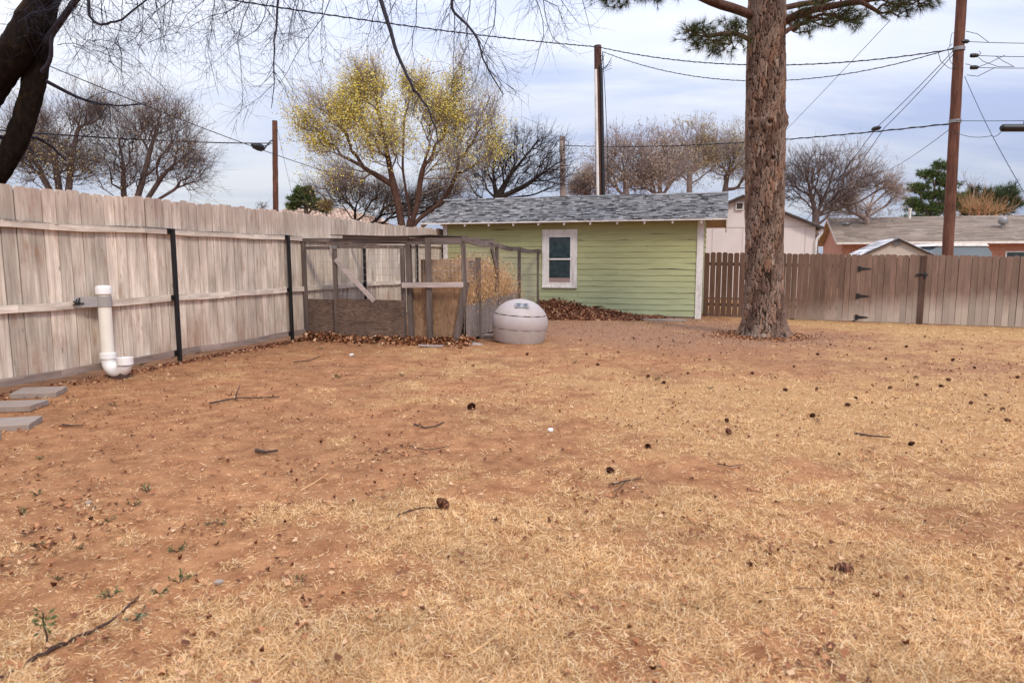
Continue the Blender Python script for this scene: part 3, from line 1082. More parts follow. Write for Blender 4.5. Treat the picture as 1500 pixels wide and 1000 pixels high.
for ss in (L0 - .012, L1 - .02):
    b = MB()
    for da, db in ((-EV, 2.0), (4.42, 2.0)):
        za, zb = 2.66, roofz(2.0)
        b.add([sh(ss, da, za - .16), sh(ss + .03, da, za - .16), sh(ss + .03, db, zb - .16), sh(ss, db, zb - .16), sh(ss, da, za - .003), sh(ss + .03, da, za - .003), sh(ss + .03, db, zb - .003), sh(ss, db, zb - .003)],
              [(0, 3, 2, 1), (4, 5, 6, 7), (0, 1, 5, 4), (1, 2, 6, 5), (2, 3, 7, 6), (3, 0, 4, 7)])
    b.build('barge_board', M['beige'], roof)
for s in np.arange(-.0, SL + .5, .745):
    b = MB()
    s = float(s) + .03
    z = 2.655
    b.hexa([sh(s - .025, -EV + .03, z - .075), sh(s + .025, -EV + .03, z - .075), sh(s + .025, .0, z + .05), sh(s - .025, .0, z + .05),
            sh(s - .025, -EV + .03, z + .002), sh(s + .025, -EV + .03, z + .002), sh(s + .025, .0, z + .145), sh(s - .025, .0, z + .145)])
    b.build('rafter_tail', M['white'], shed)
# window
b = MB()
fw = .125


def wbox(b, s0, s1, z0, z1, d0, d1):
    b.hexa([sh(s0, d0, z0), sh(s1, d0, z0), sh(s1, d1, z0), sh(s0, d1, z0), sh(s0, d0, z1), sh(s1, d0, z1), sh(s1, d1, z1), sh(s0, d1, z1)])


wbox(b, wx0, wx0 + fw, wz0 + .05, wz1 - .13, -.052, .02)
wbox(b, wx1 - fw, wx1, wz0 + .05, wz1 - .13, -.052, .02)
wbox(b, wx0 - .005, wx1 + .005, wz1 - .13, wz1, -.056, .02)
wbox(b, wx0 - .005, wx1 + .005, wz0, wz0 + .05, -.075, .02)
win = b.build('window', M['white'], shed, bevel=.004)
b = MB()
i0, i1 = wx0 + fw + .002, wx1 - fw - .002
zm = (wz0 + wz1) / 2 + .01
for za, zb, dd in ((wz0 + .052, zm, .0), (zm - .04, wz1 - .132, -.012)):
    wbox(b, i0, i0 + .075, za, zb, -.030 + dd, -.0 + dd)
    wbox(b, i1 - .075, i1, za, zb, -.030 + dd, -.0 + dd)
    wbox(b, i0 + .075, i1 - .075, za, za + (.11 if dd == 0 else .045), -.029 + dd, -.0 + dd)
    wbox(b, i0 + .075, i1 - .075, zb - (.045 if dd == 0 else .09), zb, -.028 + dd, -.0 + dd)
b.build('sash', M['white'], win)
for za, zb, dd in ((wz0 + .10, zm - .03, -.008), (zm, wz1 - .2, -.018)):
    b = MB(); wbox(b, i0 + .06, i1 - .06, za, zb, dd, dd + .004); b.build('pane', M['glass'], win)
b = MB(); wbox(b, i0 + .07, i1 - .07, wz0 + .155, wz0 + .29, -.0125, -.009); b.build('sill_board', plain('rosy_board', (.30, .20, .18), .7), win)

# ================================================================== animal pen
PO = np.array([-4.28, 14.05, 0])


def pf(s, d, z): return PO + RT * s + NB * d + UP * z


CRN = pf(3.52, 0, 0)
SIDE_END = sh(4.52, -.06, 0)
SDIR = SIDE_END - CRN
SDLEN = np.linalg.norm(SDIR)
SDIR = SDIR / SDLEN


def ps(t, d, z): return CRN + SDIR * t + UP * z + RT * d


pen = empty('animal_pen', pf(1.8, 0, 0), 'ramshackle grey wood and wire pen built against the tall fence', 'pen')
V_ = M['grey_wood_v']


def post(a, b_, w=.09, t=.045, mat=V_, name='post', side=RT):
    m_ = MB(); m_.beam(a, b_, w, t, side=side); return m_.build(name, mat, pen, bevel=.004)


post(pf(.06, -.02, -.05), pf(.04, -.02, 2.03), .085, .05)
post(pf(2.42, -.02, -.05), pf(2.38, -.02, 2.0), .10, .09)
post(pf(2.86, -.10, -.06), pf(2.83, -.10, 2.03), .105, .06)
post(pf(3.38, -.10, -.05), pf(3.56, .0, 1.20), .115, .07)
post(pf(3.52, .03, 1.05), pf(3.50, .03, 2.02), .085, .05)


def side_t(px):
    lo, hi = 0, SDLEN
    for _ in range(40):
        m_ = (lo + hi) / 2
        p = ps(m_, 0, 1.5)
        if p[0] / p[1] < (px - 750) / 1000: lo = m_
        else: hi = m_
    return lo


T1, T2, T3 = side_t(728), side_t(760), side_t(788)
TOPZ = lambda t: 2.0 - .13 * min(1, t / 5)
for t, w in ((T1, .075), (T2, .08), (T3, .06)):
    post(ps(t, 0, -.05), ps(t, random.uniform(-.02, .02), TOPZ(t) + .02), w, .05)
post(ps(2.6, -.03, -.05), ps(2.6, -.03, .85), .07, .05)
# top rails
X_ = M['grey_wood_x']
b = MB(); b.beam(pf(.0, -.03, 2.01), pf(2.40, -.06, 1.98), .045, .075, side=NB); b.beam(pf(1.0, -.08, 2.055), pf(2.42, -.08, 2.03), .045, .06, side=NB); b.build('top_rail', X_, pen)
b = MB(); b.beam(pf(2.36, -.05, 1.965), pf(3.50, -.04, 1.965), .045, .13, side=NB); b.build('top_rail', X_, pen)
b = MB(); b.beam(pf(.05, 0, 1.85), pf(.62, 0, 1.85), .04, .07, side=NB); b.build('top_rail', X_, pen)
b = MB()
zz_ = [TOPZ(t) for t in (0, T1, T2, T3, SDLEN)]
tt = [0, T1, T2, T3, SDLEN]
for k in range(4):
    n = max(2, int((tt[k + 1] - tt[k]) / .35))
    for q in range(n):
        a, c = tt[k] + (tt[k + 1] - tt[k]) * q / n, tt[k] + (tt[k + 1] - tt[k]) * (q + 1) / n
        sag = lambda t_: -.035 * math.sin(math.pi * (t_ - tt[k]) / (tt[k + 1] - tt[k]))
        b.beam(ps(a, 0, TOPZ(a) + sag(a)), ps(c, 0, TOPZ(c) + sag(c)), .05, .10, side=RT)
b.build('top_rail', M['grey_wood_y'], pen)
b = MB(); b.beam(ps(T1 - .55, .03, TOPZ(T1) - .06), ps(T1 - .02, .03, TOPZ(T1) - .62), .03, .13, side=RT); b.build('brace', M['grey_wood_y'], pen)
b = MB(); b.beam(pf(2.30, -.15, 1.125), pf(3.56, -.15, 1.15), .04, .095, side=NB); b.build('cross_rail', M['light_wood_x'], pen)
# flat roof over the front, sagging
b = MB()
n = 8
for q in range(n):
    s0, s1 = .75 + 2.15 * q / n, .75 + 2.15 * (q + 1) / n
    z = lambda s_: 2.075 + .018 * math.sin(s_ * 2.1)
    b.hexa([pf(s0, -.16, z(s0)), pf(s1, -.16, z(s1)), pf(s1, 1.9, z(s1) + .03), pf(s0, 1.9, z(s0) + .03),
            pf(s0, -.16, z(s0) + .014), pf(s1, -.16, z(s1) + .014), pf(s1, 1.9, z(s1) + .044), pf(s0, 1.9, z(s0) + .044)])
b.build('roof_sheet', plain('rotten_roof_sheet', (.07, .055, .05), .9, mott=.3), pen)
for d in (.9, 1.85):
    b = MB(); b.beam(pf(.1, d, 2.01), pf(3.5, d, 2.01), .04, .09, side=NB); b.build('rafter', X_, pen)
# plywood panels
b = MB(); b.beam(pf(.03, .012, .46), pf(.75, .012, .45), .014, .72, side=NB); b.build('panel', M['ply_brown'], pen)
b = MB(); b.beam(pf(2.44, .03, .60), pf(3.40, .03, .60), .014, 1.0, side=NB); b.build('panel', M['ply_orange'], pen)
for t0, t1, zt in ((.06, .92, .76), (.94, 1.62, .78), (1.64, 2.6, .82), (2.62, 4.2, .8)):
    b = MB(); b.beam(ps(t0, .02, zt / 2 + .02), ps(t1, .02 + random.uniform(-.01, .01), zt / 2 + .04), .014, zt - .08, side=RT); b.build('panel', M['ply_grey'], pen)
M['box_wood'] = wood('orange_box_wood', (.34, .205, .13), (.52, .36, .25), ANG, 'Z', 18)
b = MB()
for q in range(7):
    b.beam(pf(2.30 + q * .15, .9, .05), pf(2.30 + q * .15, .9, 1.62 + random.uniform(-.01, .01)), .146, .02, side=RT)
b.build('back_panel', M['box_wood'], pen)
b = MB()
for q in range(2):
    b.beam(pf(3.35 + q * .13, .9, .05), pf(3.35 + q * .13, .9, 1.6 + .06 * q), .126, .02, side=RT)
b.build('back_panel', M['grey_wood_v'], pen)


def mesh_wire(name, p00, p10, p11, p01, nu, nv, parent, r=.0030):
    """rectangular welded wire: p00..p10 along the bottom, p01..p11 along the top"""
    t = Tubes()
    p00, p10, p11, p01 = map(np.asarray, (p00, p10, p11, p01))
    f = lambda u, v: (p00 * (1 - u) + p10 * u) * (1 - v) + (p01 * (1 - u) + p11 * u) * v
    def wig(p, k): return p + .012 * np.array([mnoise.noise((p[0] * 1.7, p[1] * 1.7, p[2] * 1.7 + k)), mnoise.noise((p[1] * 1.7, p[2] * 1.7, k)), mnoise.noise((p[2] * 1.7, p[0] * 1.7, k + 5))])
    for i in range(nu + 1):
        t.add([wig(f(i / nu, v), 0) for v in np.linspace(0, 1, 9)], r, 3)
    for k in range(nv + 1):
        t.add([wig(f(u, k / nv), 0) for u in np.linspace(0, 1, 13)], r, 3)
    return t.build(name, M['wire'], parent)


mesh_wire('wire_mesh', pf(.08, .03, .8), pf(.75, .03, .8), pf(.75, .03, 1.97), pf(.08, .03, 1.97), 10, 9, pen)
mesh_wire('wire_mesh', pf(2.44, .05, .2), pf(3.5, .05, .2), pf(3.5, .05, 1.95), pf(2.44, .05, 1.95), 14, 16, pen)
for a, c in ((0, T1), (T1, T2), (T2, T3)):
    mesh_wire('wire_mesh', ps(a, -.03, .5), ps(c, -.03, .5), ps(c, -.03, TOPZ(c)), ps(a, -.03, TOPZ(a)), max(6, int((c - a) / .09)), 13, pen)
# pen gate
pg = empty('pen_gate', pf(.82, -.05, 0), 'wire and plywood gate with a diagonal brace in the front of the pen', 'gate')
g0, g1 = .80, 2.32
b = MB()
b.beam(pf(g0, -.06, .10), pf(g0 - .02, -.06, 1.95), .085, .04, side=RT)
b.beam(pf(g1 - .03, -.06, .10), pf(g1 - .05, -.06, 1.86), .085, .04, side=RT)
b.beam(pf(g0 - .05, -.062, 1.875), pf(g1, -.062, 1.86), .04, .07, side=NB)
b.build('frame', V_, pg)
b = MB(); b.beam(pf(g0 + .02, -.095, 1.62), pf(g0 + .86, -.095, .80), .03, .085, side=NB); b.build('brace', M['light_wood_x'], pg)
b = MB(); b.beam(pf(g0 + .01, -.09, .47), pf(g1 - .02, -.09, .46), .014, .74, side=NB); b.build('panel', M['ply_brown'], pg)
mesh_wire('wire_mesh', pf(g0, -.035, .8), pf(g1 - .06, -.035, .8), pf(g1 - .06, -.035, 1.85), pf(g0, -.035, 1.85), 15, 8, pg)
b = MB(); b.tube([pf(g1 - .09, -.085, 1.72), pf(g1 - .09, -.125, 1.70), pf(g1 - .09, -.125, 1.54), pf(g1 - .09, -.085, 1.52)], .009, 6); b.build('handle', M['white'], pg)
b = MB(); b.beam(pf(g1 - .06, -.085, 1.17), pf(g1 + .13, -.085, 1.17), .012, .035, side=NB); b.tube([pf(g1 + .03, -.10, 1.14), pf(g1 + .03, -.10, 1.2)], .012, 6); b.build('latch', M['steel'], pg)
b = MB(); b.beam(pf(g0 - .09, -.085, 1.86), pf(g0 + .06, -.085, 1.86), .01, .07, side=NB); b.build('hinge', M['steel'], pg)

# dead tall grass standing inside the pen
n = 13000
tt_ = RNG.random(n) ** .8 * 4.6 + .3
dd_ = RNG.random(n) * (.30 + .30 * tt_) + .08
base = CRN[None, :] + SDIR[None, :] * tt_[:, None] - RT[None, :] * dd_[:, None]
hh = (.75 + .80 * RNG.random(n)) * np.clip(.55 + .9 * fbm(base[:, 0] * 1.1, base[:, 1] * 1.1, 2), .4, 1.15)
az = RNG.random(n) * 2 * math.pi
ln = np.stack([np.cos(az), np.sin(az), np.zeros(n)], -1) * (RNG.random(n) * .35)[:, None]
sd2 = np.stack([-np.sin(az), np.cos(az), np.zeros(n)], -1)
base[:, 2] = gz(base[:, 0], base[:, 1])
mid = base + ln * (hh * .4)[:, None] + UP * (hh * .6)[:, None]
tip = base + ln * (hh * 1.1)[:, None] + UP * hh[:, None]
w = .006
V = np.stack([base - sd2 * w, base + sd2 * w, mid + sd2 * w * .8, mid - sd2 * w * .8, tip], 1).reshape(-1, 3)
o = 5 * np.arange(n)[:, None]
# seed heads
h_n = 30000
idx = RNG.integers(0, n, h_n)
f_ = .45 + .6 * RNG.random(h_n)
C = base[idx] + ln[idx] * (hh[idx] * f_)[:, None] + UP * (hh[idx] * np.minimum(f_, 1))[:, None] + RNG.normal(0, .025, (h_n, 3))
D = unit(RNG.normal(0, 1, (h_n, 3)) + UP); Nn = unit(np.cross(D, RNG.normal(0, 1, (h_n, 3))))
V2, F2 = diamonds(C, D, Nn, .035 + .035 * RNG.random(h_n), .016)
dw = np_mesh('dry_weeds', np.concatenate([V, V2]), [np.concatenate([o + np.array([[0, 1, 2, 3]]), F2 + len(V)]), o + np.array([[3, 2, 4]])], M['tall_straw'])
tag(dw, 'tall orange-tan dead grass standing inside the wire pen', 'dry grass', kind='stuff')

# ------------------------------------------------------------------ fallen leaves heaped at the pen and by the shed
n = 5200
s_ = RNG.random(n) * 4.1 - .4
d_ = -np.abs(RNG.normal(0, .26, n)) + .12 + .12 * RNG.random(n)
p = PO[None, :] + RT[None, :] * s_[:, None] + NB[None, :] * d_[:, None]
hgt = .12 * np.exp(-((d_ + .05) / .22) ** 2) * (.6 + .8 * fbm(s_ * 1.6, d_ * 2 + 5, 2))
kk = in_yard(p[:, 0], p[:, 1])
leaf_mesh(p[kk, 0], p[kk, 1], gz(p[kk, 0], p[kk, 1]) + hgt[kk] * RNG.random(kk.sum()) + .012, (.05, .12), M['dry_leaf'], 'fallen_leaves', 'brown fallen leaves drifted along the foot of the pen front', 'leaves', .7)
n = 5200
s_ = -9 + RNG.random(n) * 12.6
d_ = .02 + np.abs(RNG.normal(0, .16, n)) * (.4 + 1.2 * fbm(s_ * 1.1, s_ * 0 + 3, 3))
p = np.array([-5.31, 10.68, 0])[None, :] + NB[None, :] * s_[:, None] + RT[None, :] * d_[:, None]
kk = RNG.random(n) < .25 + .75 * sstep(-2, 3, s_)
leaf_mesh(p[kk, 0], p[kk, 1], gz_full(p[kk, 0], p[kk, 1]) + .012 + .015 * RNG.random(kk.sum()), (.02, .07), M['red_leaf'], 'leaf_litter', 'dark leaf crumbs gathered along the foot of the tall fence', 'leaves', .6)
n = 2600
a_ = RNG.random(n) * 2 * math.pi
r_ = .50 + np.abs(RNG.normal(0, .30, n))
pgx = ground_px(1119, 494)
px_, py_ = pgx[0] + r_ * np.cos(a_), pgx[1] + .3 + r_ * np.sin(a_)
leaf_mesh(px_, py_, gz_full(px_, py_) + .012 + .03 * RNG.random(n) * np.clip(1.1 - r_, 0, 1), (.02, .065), M['dry_leaf'], 'leaf_litter', 'brown bark flakes and leaf bits ringing the foot of the big pine', 'leaves', .55)
n = 9500
u = RNG.random(n) ** 1.35
s_ = 4.65 - u * 3.2 - .3 + RNG.normal(0, .18, n)
H = np.clip(.47 * np.clip(1 - u * 1.25, 0, 1) ** 1.1 + .05, .03, .6)
wd_ = .35 + 1.15 * (1 - u * .5)
q_ = RNG.random(n)
d_ = -.05 - q_ * wd_
p = SA[None, :] + E[None, :] * s_[:, None] + NB[None, :] * d_[:, None]
hgt = H * np.clip(1 - q_, 0, 1) ** 1.2 * (.75 + .5 * fbm(s_ * 3, d_ * 3, 2))
leaf_mesh(p[:, 0], p[:, 1], gz(p[:, 0], p[:, 1]) + hgt * (.82 + .2 * RNG.random(n)) + .012, (.05, .11), M['red_leaf'], 'fallen_leaves', 'heap of red-brown leaves sloping against the green shed wall', 'leaves', .6)

# ================================================================== igloo dog house
dgp = ground_px(760, 504)
dgp[1] += .42
dgp[2] = float(gz(dgp[0], dgp[1]))
dog = empty('dog_house', dgp, 'mauve-grey plastic dome shaped dog house in front of the pen', 'dog house')
Rt = np.array(Matrix.Rotation(R(3.6), 3, Vector((0, 1, 0))) @ Matrix.Rotation(R(1.5), 3, Vector((1, 0, 0))))


def dome(prof, name, mat, n=56, bumpn=0):
    b = MB(); b.lathe([(r_ * (1.07 if z_ < .56 else 1.0), z_) for r_, z_ in prof], dgp, n, Rt); return b.build(name, mat, dog, smooth=True)


DS = 1.07
dome([(.40, .0), (.452, .015), (.468, .05), (.505, .26), (.508, .275), (.49, .276)], 'base', M['igloo_base'])
dome([(.49, .283), (.512, .285), (.519, .30), (.522, .40), (.508, .49), (.482, .545), (.46, .547)], 'shell', M['igloo'])
dome([(.47, .562), (.512, .564), (.505, .58), (.462, .64), (.405, .70), (.335, .755), (.25, .80), (.15, .83), (.05, .845), (.004, .846)], 'shell', M['igloo'])
dome([(.450, .262), (.482, .266), (.482, .294), (.450, .296)], 'seam', M['dark'])
dome([(.43, .546), (.470, .549), (.470, .559), (.43, .5595)], 'seam', M['dark'])
# notched band that bridges the seams, so that they read as dashes
for zc, rr in ((.28, .5085 * 1.07), (.56, .508)):
    b = MB()
    nn_ = 104
    vs_, fs = [], []
    for q in range(nn_):
        a = 2 * math.pi * (q + .5) / nn_
        r_ = rr if q % 8 > 3 else rr - .034
        for rk, zk in ((rr - .05, -.010), (r_, -.010), (r_, .010), (rr - .05, .010)):
            vs_.append(dgp + Rt @ np.array([rk * math.cos(a), rk * math.sin(a), zc + zk]))
    for q in range(nn_):
        o, p_ = 4 * q, 4 * ((q + 1) % nn_)
        fs += [(o + k_, p_ + k_, p_ + (k_ + 1) % 4, o + (k_ + 1) % 4) for k_ in range(4)]
    b.add(vs_, fs)
    b.build('seam_band', M['igloo'], dog)
# vent plate on the upper shell, facing the yard
a = R(-88)
c = np.array([math.cos(a), math.sin(a), 0]); t_ = np.array([-math.sin(a), math.cos(a), 0])
upv = unit(UP * .62 - c * .80)
nv_ = unit(np.cross(t_, upv)); nv_ = nv_ if nv_.dot(c) > 0 else -nv_
vc = c * .352 + UP * .748
b = MB(); b.box(dgp + Rt @ (vc + nv_ * .005), Rt @ (t_ * .135), Rt @ (upv * .062), Rt @ (nv_ * .012)); vent = b.build('vent', M['vent'], dog, bevel=.006)
b = MB()
for cx_ in (-.068, .068):
    for q in range(4):
        b.box(dgp + Rt @ (vc + nv_ * .018 + t_ * (cx_ + (.012 if q % 2 else -.01)) + upv * (-.038 + .026 * q)), Rt @ (t_ * .04), Rt @ (upv * .006), Rt @ (nv_ * .002))
b.build('slot', plain('dark_slot', (.03, .04, .06), .7), vent)
# entrance tunnel on the far side
b = MB()
pts = []
for q in range(13):
    th_ = math.pi * q / 12
    pts.append((.21 * math.cos(th_), .06 + .36 * math.sin(th_)))
a = R(100)
c = np.array([math.cos(a), math.sin(a), 0]); t_ = np.array([-math.sin(a), math.cos(a), 0])
outer = pts
b.prism(outer, dgp + c * .42, t_, UP, c, .22)
ent = b.build('entrance', M['igloo_base'], dog)
b = MB(); b.prism([(x_ * .82, .05 + (z_ - .05) * .86) for x_, z_ in outer], dgp + c * .635, t_, UP, c, .012); b.build('opening', M['dark'], ent)

# ================================================================== feeder pipe on the left fence
fp = fl(-1.385, .16, 0)
pipe = empty('feeder_pipe', fp, 'white plastic feeder pipe with upturned elbow strapped to the tall fence', 'pipe')
pr = .083
b = MB(); b.lathe([(pr, .30), (pr, 1.16)], fp, 28); b.build('tube', M['pvc_cream'], pipe, smooth=True)
b = MB(); b.lathe([(pr + .010, 1.15), (pr + .020, 1.155), (pr + .020, 1.235), (pr + .012, 1.258), (pr - .02, 1.27), (.004, 1.274)], fp, 28); b.build('cap', M['pvc'], pipe, smooth=True)
b = MB()
bend = []
J = .165
dj = unit(RT * 1.0 - NB * .12)
for q in range(13):
    th_ = math.pi * q / 12
    bend.append(fp + dj * (J - J * math.cos(th_)) + UP * (.235 - .14 * math.sin(th_)))
bend = [fp + UP * .31] + bend + [fp + dj * 2 * J + UP * .27]
b.tube(bend, pr + .008, 24, cap=False)
el = b.build('elbow', M['pvc'], pipe, smooth=True)
b = MB(); b.lathe([(pr + .008, .265), (pr + .02, .27), (pr + .02, .345), (pr + .006, .35)], fp, 28); b.build('collar', M['pvc'], pipe, smooth=True)
b = MB(); b.lathe([(pr + .006, .20), (pr + .022, .205), (pr + .022, .30), (pr - .006, .302), (pr - .01, .22)], fp + dj * 2 * J, 28); b.build('mouth', M['pvc'], pipe, smooth=True)
b = MB()
for q in range(15):
    a0, a1 = math.pi * (1.0 + q / 14 * .0) , 0
ring = []
ax_, ay_ = NB, RT
for q in range(17):
    th_ = -math.pi / 2 - .2 + (math.pi + .4) * q / 16
    ring.append(fp + ay_ * (pr + .008) * math.cos(th_) + ax_ * (pr + .008) * math.sin(th_))
ring = [fl(-1.385 - .36, .055, 0) * np.array([1, 1, 0])] + ring + [fl(-1.385 + .10, .055, 0)]
for a_, c_ in zip(ring[:-1], ring[1:]):
    d = unit(c_ - a_)
    nn = np.array([d[1], -d[0], 0]) * .004
    b.hexa([a_ + UP * .985, c_ + UP * .985, c_ + nn + UP * .985, a_ + nn + UP * .985, a_ + UP * 1.125, c_ + UP * 1.125, c_ + nn + UP * 1.125, a_ + nn + UP * 1.125])
b.build('strap', M['strap'], pipe)
b = MB()
for q in range(9):
    c_ = fl(-1.385 - .36 + random.uniform(-.04, .04), .08, 1.06 + random.uniform(-.05, .05))
    b.tube([c_, c_ + RNG.normal(0, .025, 3), c_ + RNG.normal(0, .03, 3)], .009, 5)
b.build('wire_tie', M['black'], pipe)
bk = fp + dj * .22 - RT * .02
bk[2] = float(gz(bk[0], bk[1]))
b = MB(); b.box(bk + UP * .035, dj * .13, unit(np.cross(UP, dj)) * .07, UP * .05)
tag(b.build('brick', plain('dark_brick', (.075, .045, .035), .9, mott=.3), base=bk, bevel=.006), 'dark brick on the dirt under the white feeder pipe', 'brick')

# ================================================================== pavers by the fence
PAV = [(58, 579, .50, .36, 'grey concrete paver farthest along, tucked against the fence foot'), (22, 598, .52, .36, 'grey concrete paver in the middle of the row beside the fence'), (10, 626, .52, .36, 'grey concrete paver nearest the camera beside the fence'), (-70, 655, .60, .42, 'grey concrete paver cut off by the left edge of view')]
for q, (px, py, a_, c_, lb) in enumerate(PAV):
    g = ground_px(px, py)
    z = float(gz(g[0], g[1]))
    th_ = R((14, 5, 17, 12)[q])
    ax_ = np.array([math.cos(th_), math.sin(th_) * .7, (.0, .02, .015, 0)[q]])
    ay_ = np.array([-math.sin(th_), math.cos(th_), (.03, -.01, .02, 0)[q]])
    b = MB(); b.box(g * np.array([1, 1, 0]) + UP * (z + .03), ax_ * a_ / 2, ay_ * c_ / 2, UP * .032)
    tag(b.build('paver', M['concrete'], base=(g[0], g[1], z), bevel=.006), lb, 'paver', 'grey pavers along the left fence')

# slab and boards at the shed foot
g = ground_px(972, 470)
b = MB(); b.prism([(-.62, -.12), (-.1, -.2), (.55, -.16), (.60, .1), (.1, .16), (-.5, .14)], g * np.array([1, 1, 0]) + UP * .045, RT, -NB, -UP, .09)
tag(b.build('concrete_slab', M['concrete'], base=g, bevel=.008), 'broken concrete slab lying at the foot of the green shed', 'slab')
g = ground_px(632, 509)
b = MB(); b.beam(g + np.array([-.24, .02, .035]), g + np.array([.22, -.03, .03]), .11, .03)
tag(b.build('wood_offcut', M['light_wood_x'], base=g, bevel=.003), 'short pale board lying in leaves before the pen', 'board')
g = ground_px(694, 505)
b = MB(); b.prism([(-.17, -.10), (.16, -.12), (.2, -.04), (.02, .03), (-.06, .16), (-.12, .15)], g * np.array([1, 1, 0]) + UP * .04, RT, unit(NB + UP * .25), -UP, .022)
tag(b.build('wood_offcut', M['light_wood_x'], base=g, bevel=.003), 'pale split offcut beside the leaning pen post', 'board')
g = ground_px(715, 494)
b = MB(); b.box(g + UP * .03, RT * .2, NB * .2, UP * .03)
tag(b.build('paver', M['concrete'], base=g, bevel=.006), 'square grey paver between the pen panel and the dog house', 'paver')

# ================================================================== trees
def ell_points(n, Y, ells, yk=.8, shell=.35, gaps=True):
    """random points in ellipsoids given as px centre/radius at depth Y, weight"""
    ws = np.array([e_[4] if len(e_) > 4 else e_[2] * e_[3] for e_ in ells], float)
    ws /= ws.sum()
    out = []
    for e_, w_ in zip(ells, ws):
        k = max(4, int(n * w_))
        yy = e_[5] if len(e_) > 5 else Y
        c = at(e_[0], e_[1], yy)
        rx, rz = e_[2] * yy / 1000, e_[3] * yy / 1000
        d = unit(RNG.normal(0, 1, (k, 3)))
        r = RNG.random(k) ** shell
        lump = np.array([mnoise.noise((q[0] * 1.7 + c[0], q[1] * 1.7 + c[1], q[2] * 1.7 + c[2])) for q in d])
        r = r * (.88 + .75 * lump)
        out.append(c + d * r[:, None] * np.array([rx, min(rx, rz * 1.4) * yk, rz]))
    P = np.concatenate(out)
    if not gaps: return P
    sc_ = 26.0 / Y
    gap = np.array([mnoise.noise((q[0] * .75 * sc_, q[1] * .75 * sc_, q[2] * .75 * sc_ + 7)) for q in P])
    return P[gap > -.16 - .3 * RNG.random(len(P))]


def mst(pts, guides, bf=.45, up=.0):
    """greedy minimum spanning tree with a path-length penalty, starting from guide polylines"""
    P, par, path = [], [], []
    for gi, g in enumerate(guides):
        g = [np.asarray(q, float) for q in g]
        if gi == 0:
            P.append(g[0]); par.append(-1); path.append(0.0); last = 0
        else:
            A = np.array(P)
            last = int(np.argmin(np.linalg.norm(A - g[0], axis=1)))
            if np.linalg.norm(A[last] - g[0]) > .05:
                P.append(g[0]); par.append(last); path.append(path[last] + np.linalg.norm(A[last] - g[0])); last = len(P) - 1
        for q in g[1:]:
            dv = q - P[last]
            L = np.linalg.norm(dv)
            k = max(1, int(L / .45))
            p0 = P[last]
            for i in range(1, k + 1):
                nq = p0 + dv * i / k + (RNG.normal(0, .02 * L / k, 3) if i < k else 0)
                P.append(nq); par.append(last); path.append(path[last] + np.linalg.norm(nq - P[last])); last = len(P) - 1
    ng = len(P)
    n = len(pts)
    P = np.concatenate([np.array(P), pts])
    par = np.concatenate([np.array(par), np.full(n, -1)])
    path = np.concatenate([np.array(path), np.zeros(n)])
    G = P[:ng]
    best = np.full(n, 1e9); bp = np.zeros(n, int)
    def relax(k):
        d = np.linalg.norm(pts - P[k], axis=1)
        dz = np.maximum(0, P[k][2] - pts[:, 2])
        c = d + bf * path[k] + up * dz
        m_ = c < best
        best[m_] = c[m_]; bp[m_] = k
    first = 0
    for k in range(ng): relax(k)
    done = np.zeros(n, bool)
    for _ in range(n):
        c = np.where(done, 1e9, best)
        q = int(np.argmin(c))
        done[q] = True
        par[ng + q] = bp[q]
        path[ng + q] = path[bp[q]] + np.linalg.norm(pts[q] - P[bp[q]])
        relax(ng + q)
    return P, par, path, ng


def tree_struct(P, par, path, R0, rt, mn=None):
    n = len(P)
    kids = [[] for _ in range(n)]
    for i_ in range(n):
        if par[i_] >= 0: kids[par[i_]].append(i_)
    order = np.argsort(-path, kind='stable')
    cnt = np.zeros(n)
    for i_ in order:
        if not kids[i_]: cnt[i_] += 1
        if par[i_] >= 0: cnt[par[i_]] += cnt[i_]
    N = cnt[0]
    ex = math.log(R0 / rt) / math.log(max(N, 2))
    rad = rt * cnt ** ex
    chains = []
    stack = [(0, -1)]
    while stack:
        k, p = stack.pop()
        ch = [p] if p >= 0 else []
        while True:
            ch.append(k)
            if not kids[k]: break
            ks = sorted(kids[k], key=lambda q: -cnt[q])
            for q in ks[1:]: stack.append((q, k))
            k = ks[0]
        if len(ch) > 1: chains.append(ch)
    return kids, cnt, rad, chains


def smooth_chain(pts, r):
    """one round of corner cutting"""
    if len(pts) < 3: return pts, r
    a, b_ = pts[:-1], pts[1:]
    q = np.empty((2 * len(a), 3)); q[0::2] = .75 * a + .25 * b_; q[1::2] = .25 * a + .75 * b_
    ra, rb = r[:-1], r[1:]
    rr = np.empty(2 * len(a)); rr[0::2] = .75 * ra + .25 * rb; rr[1::2] = .25 * ra + .75 * rb
    q = np.concatenate([pts[:1], q[1:-1], pts[-1:]]); rr = np.concatenate([r[:1], rr[1:-1], r[-1:]])
    return q, rr


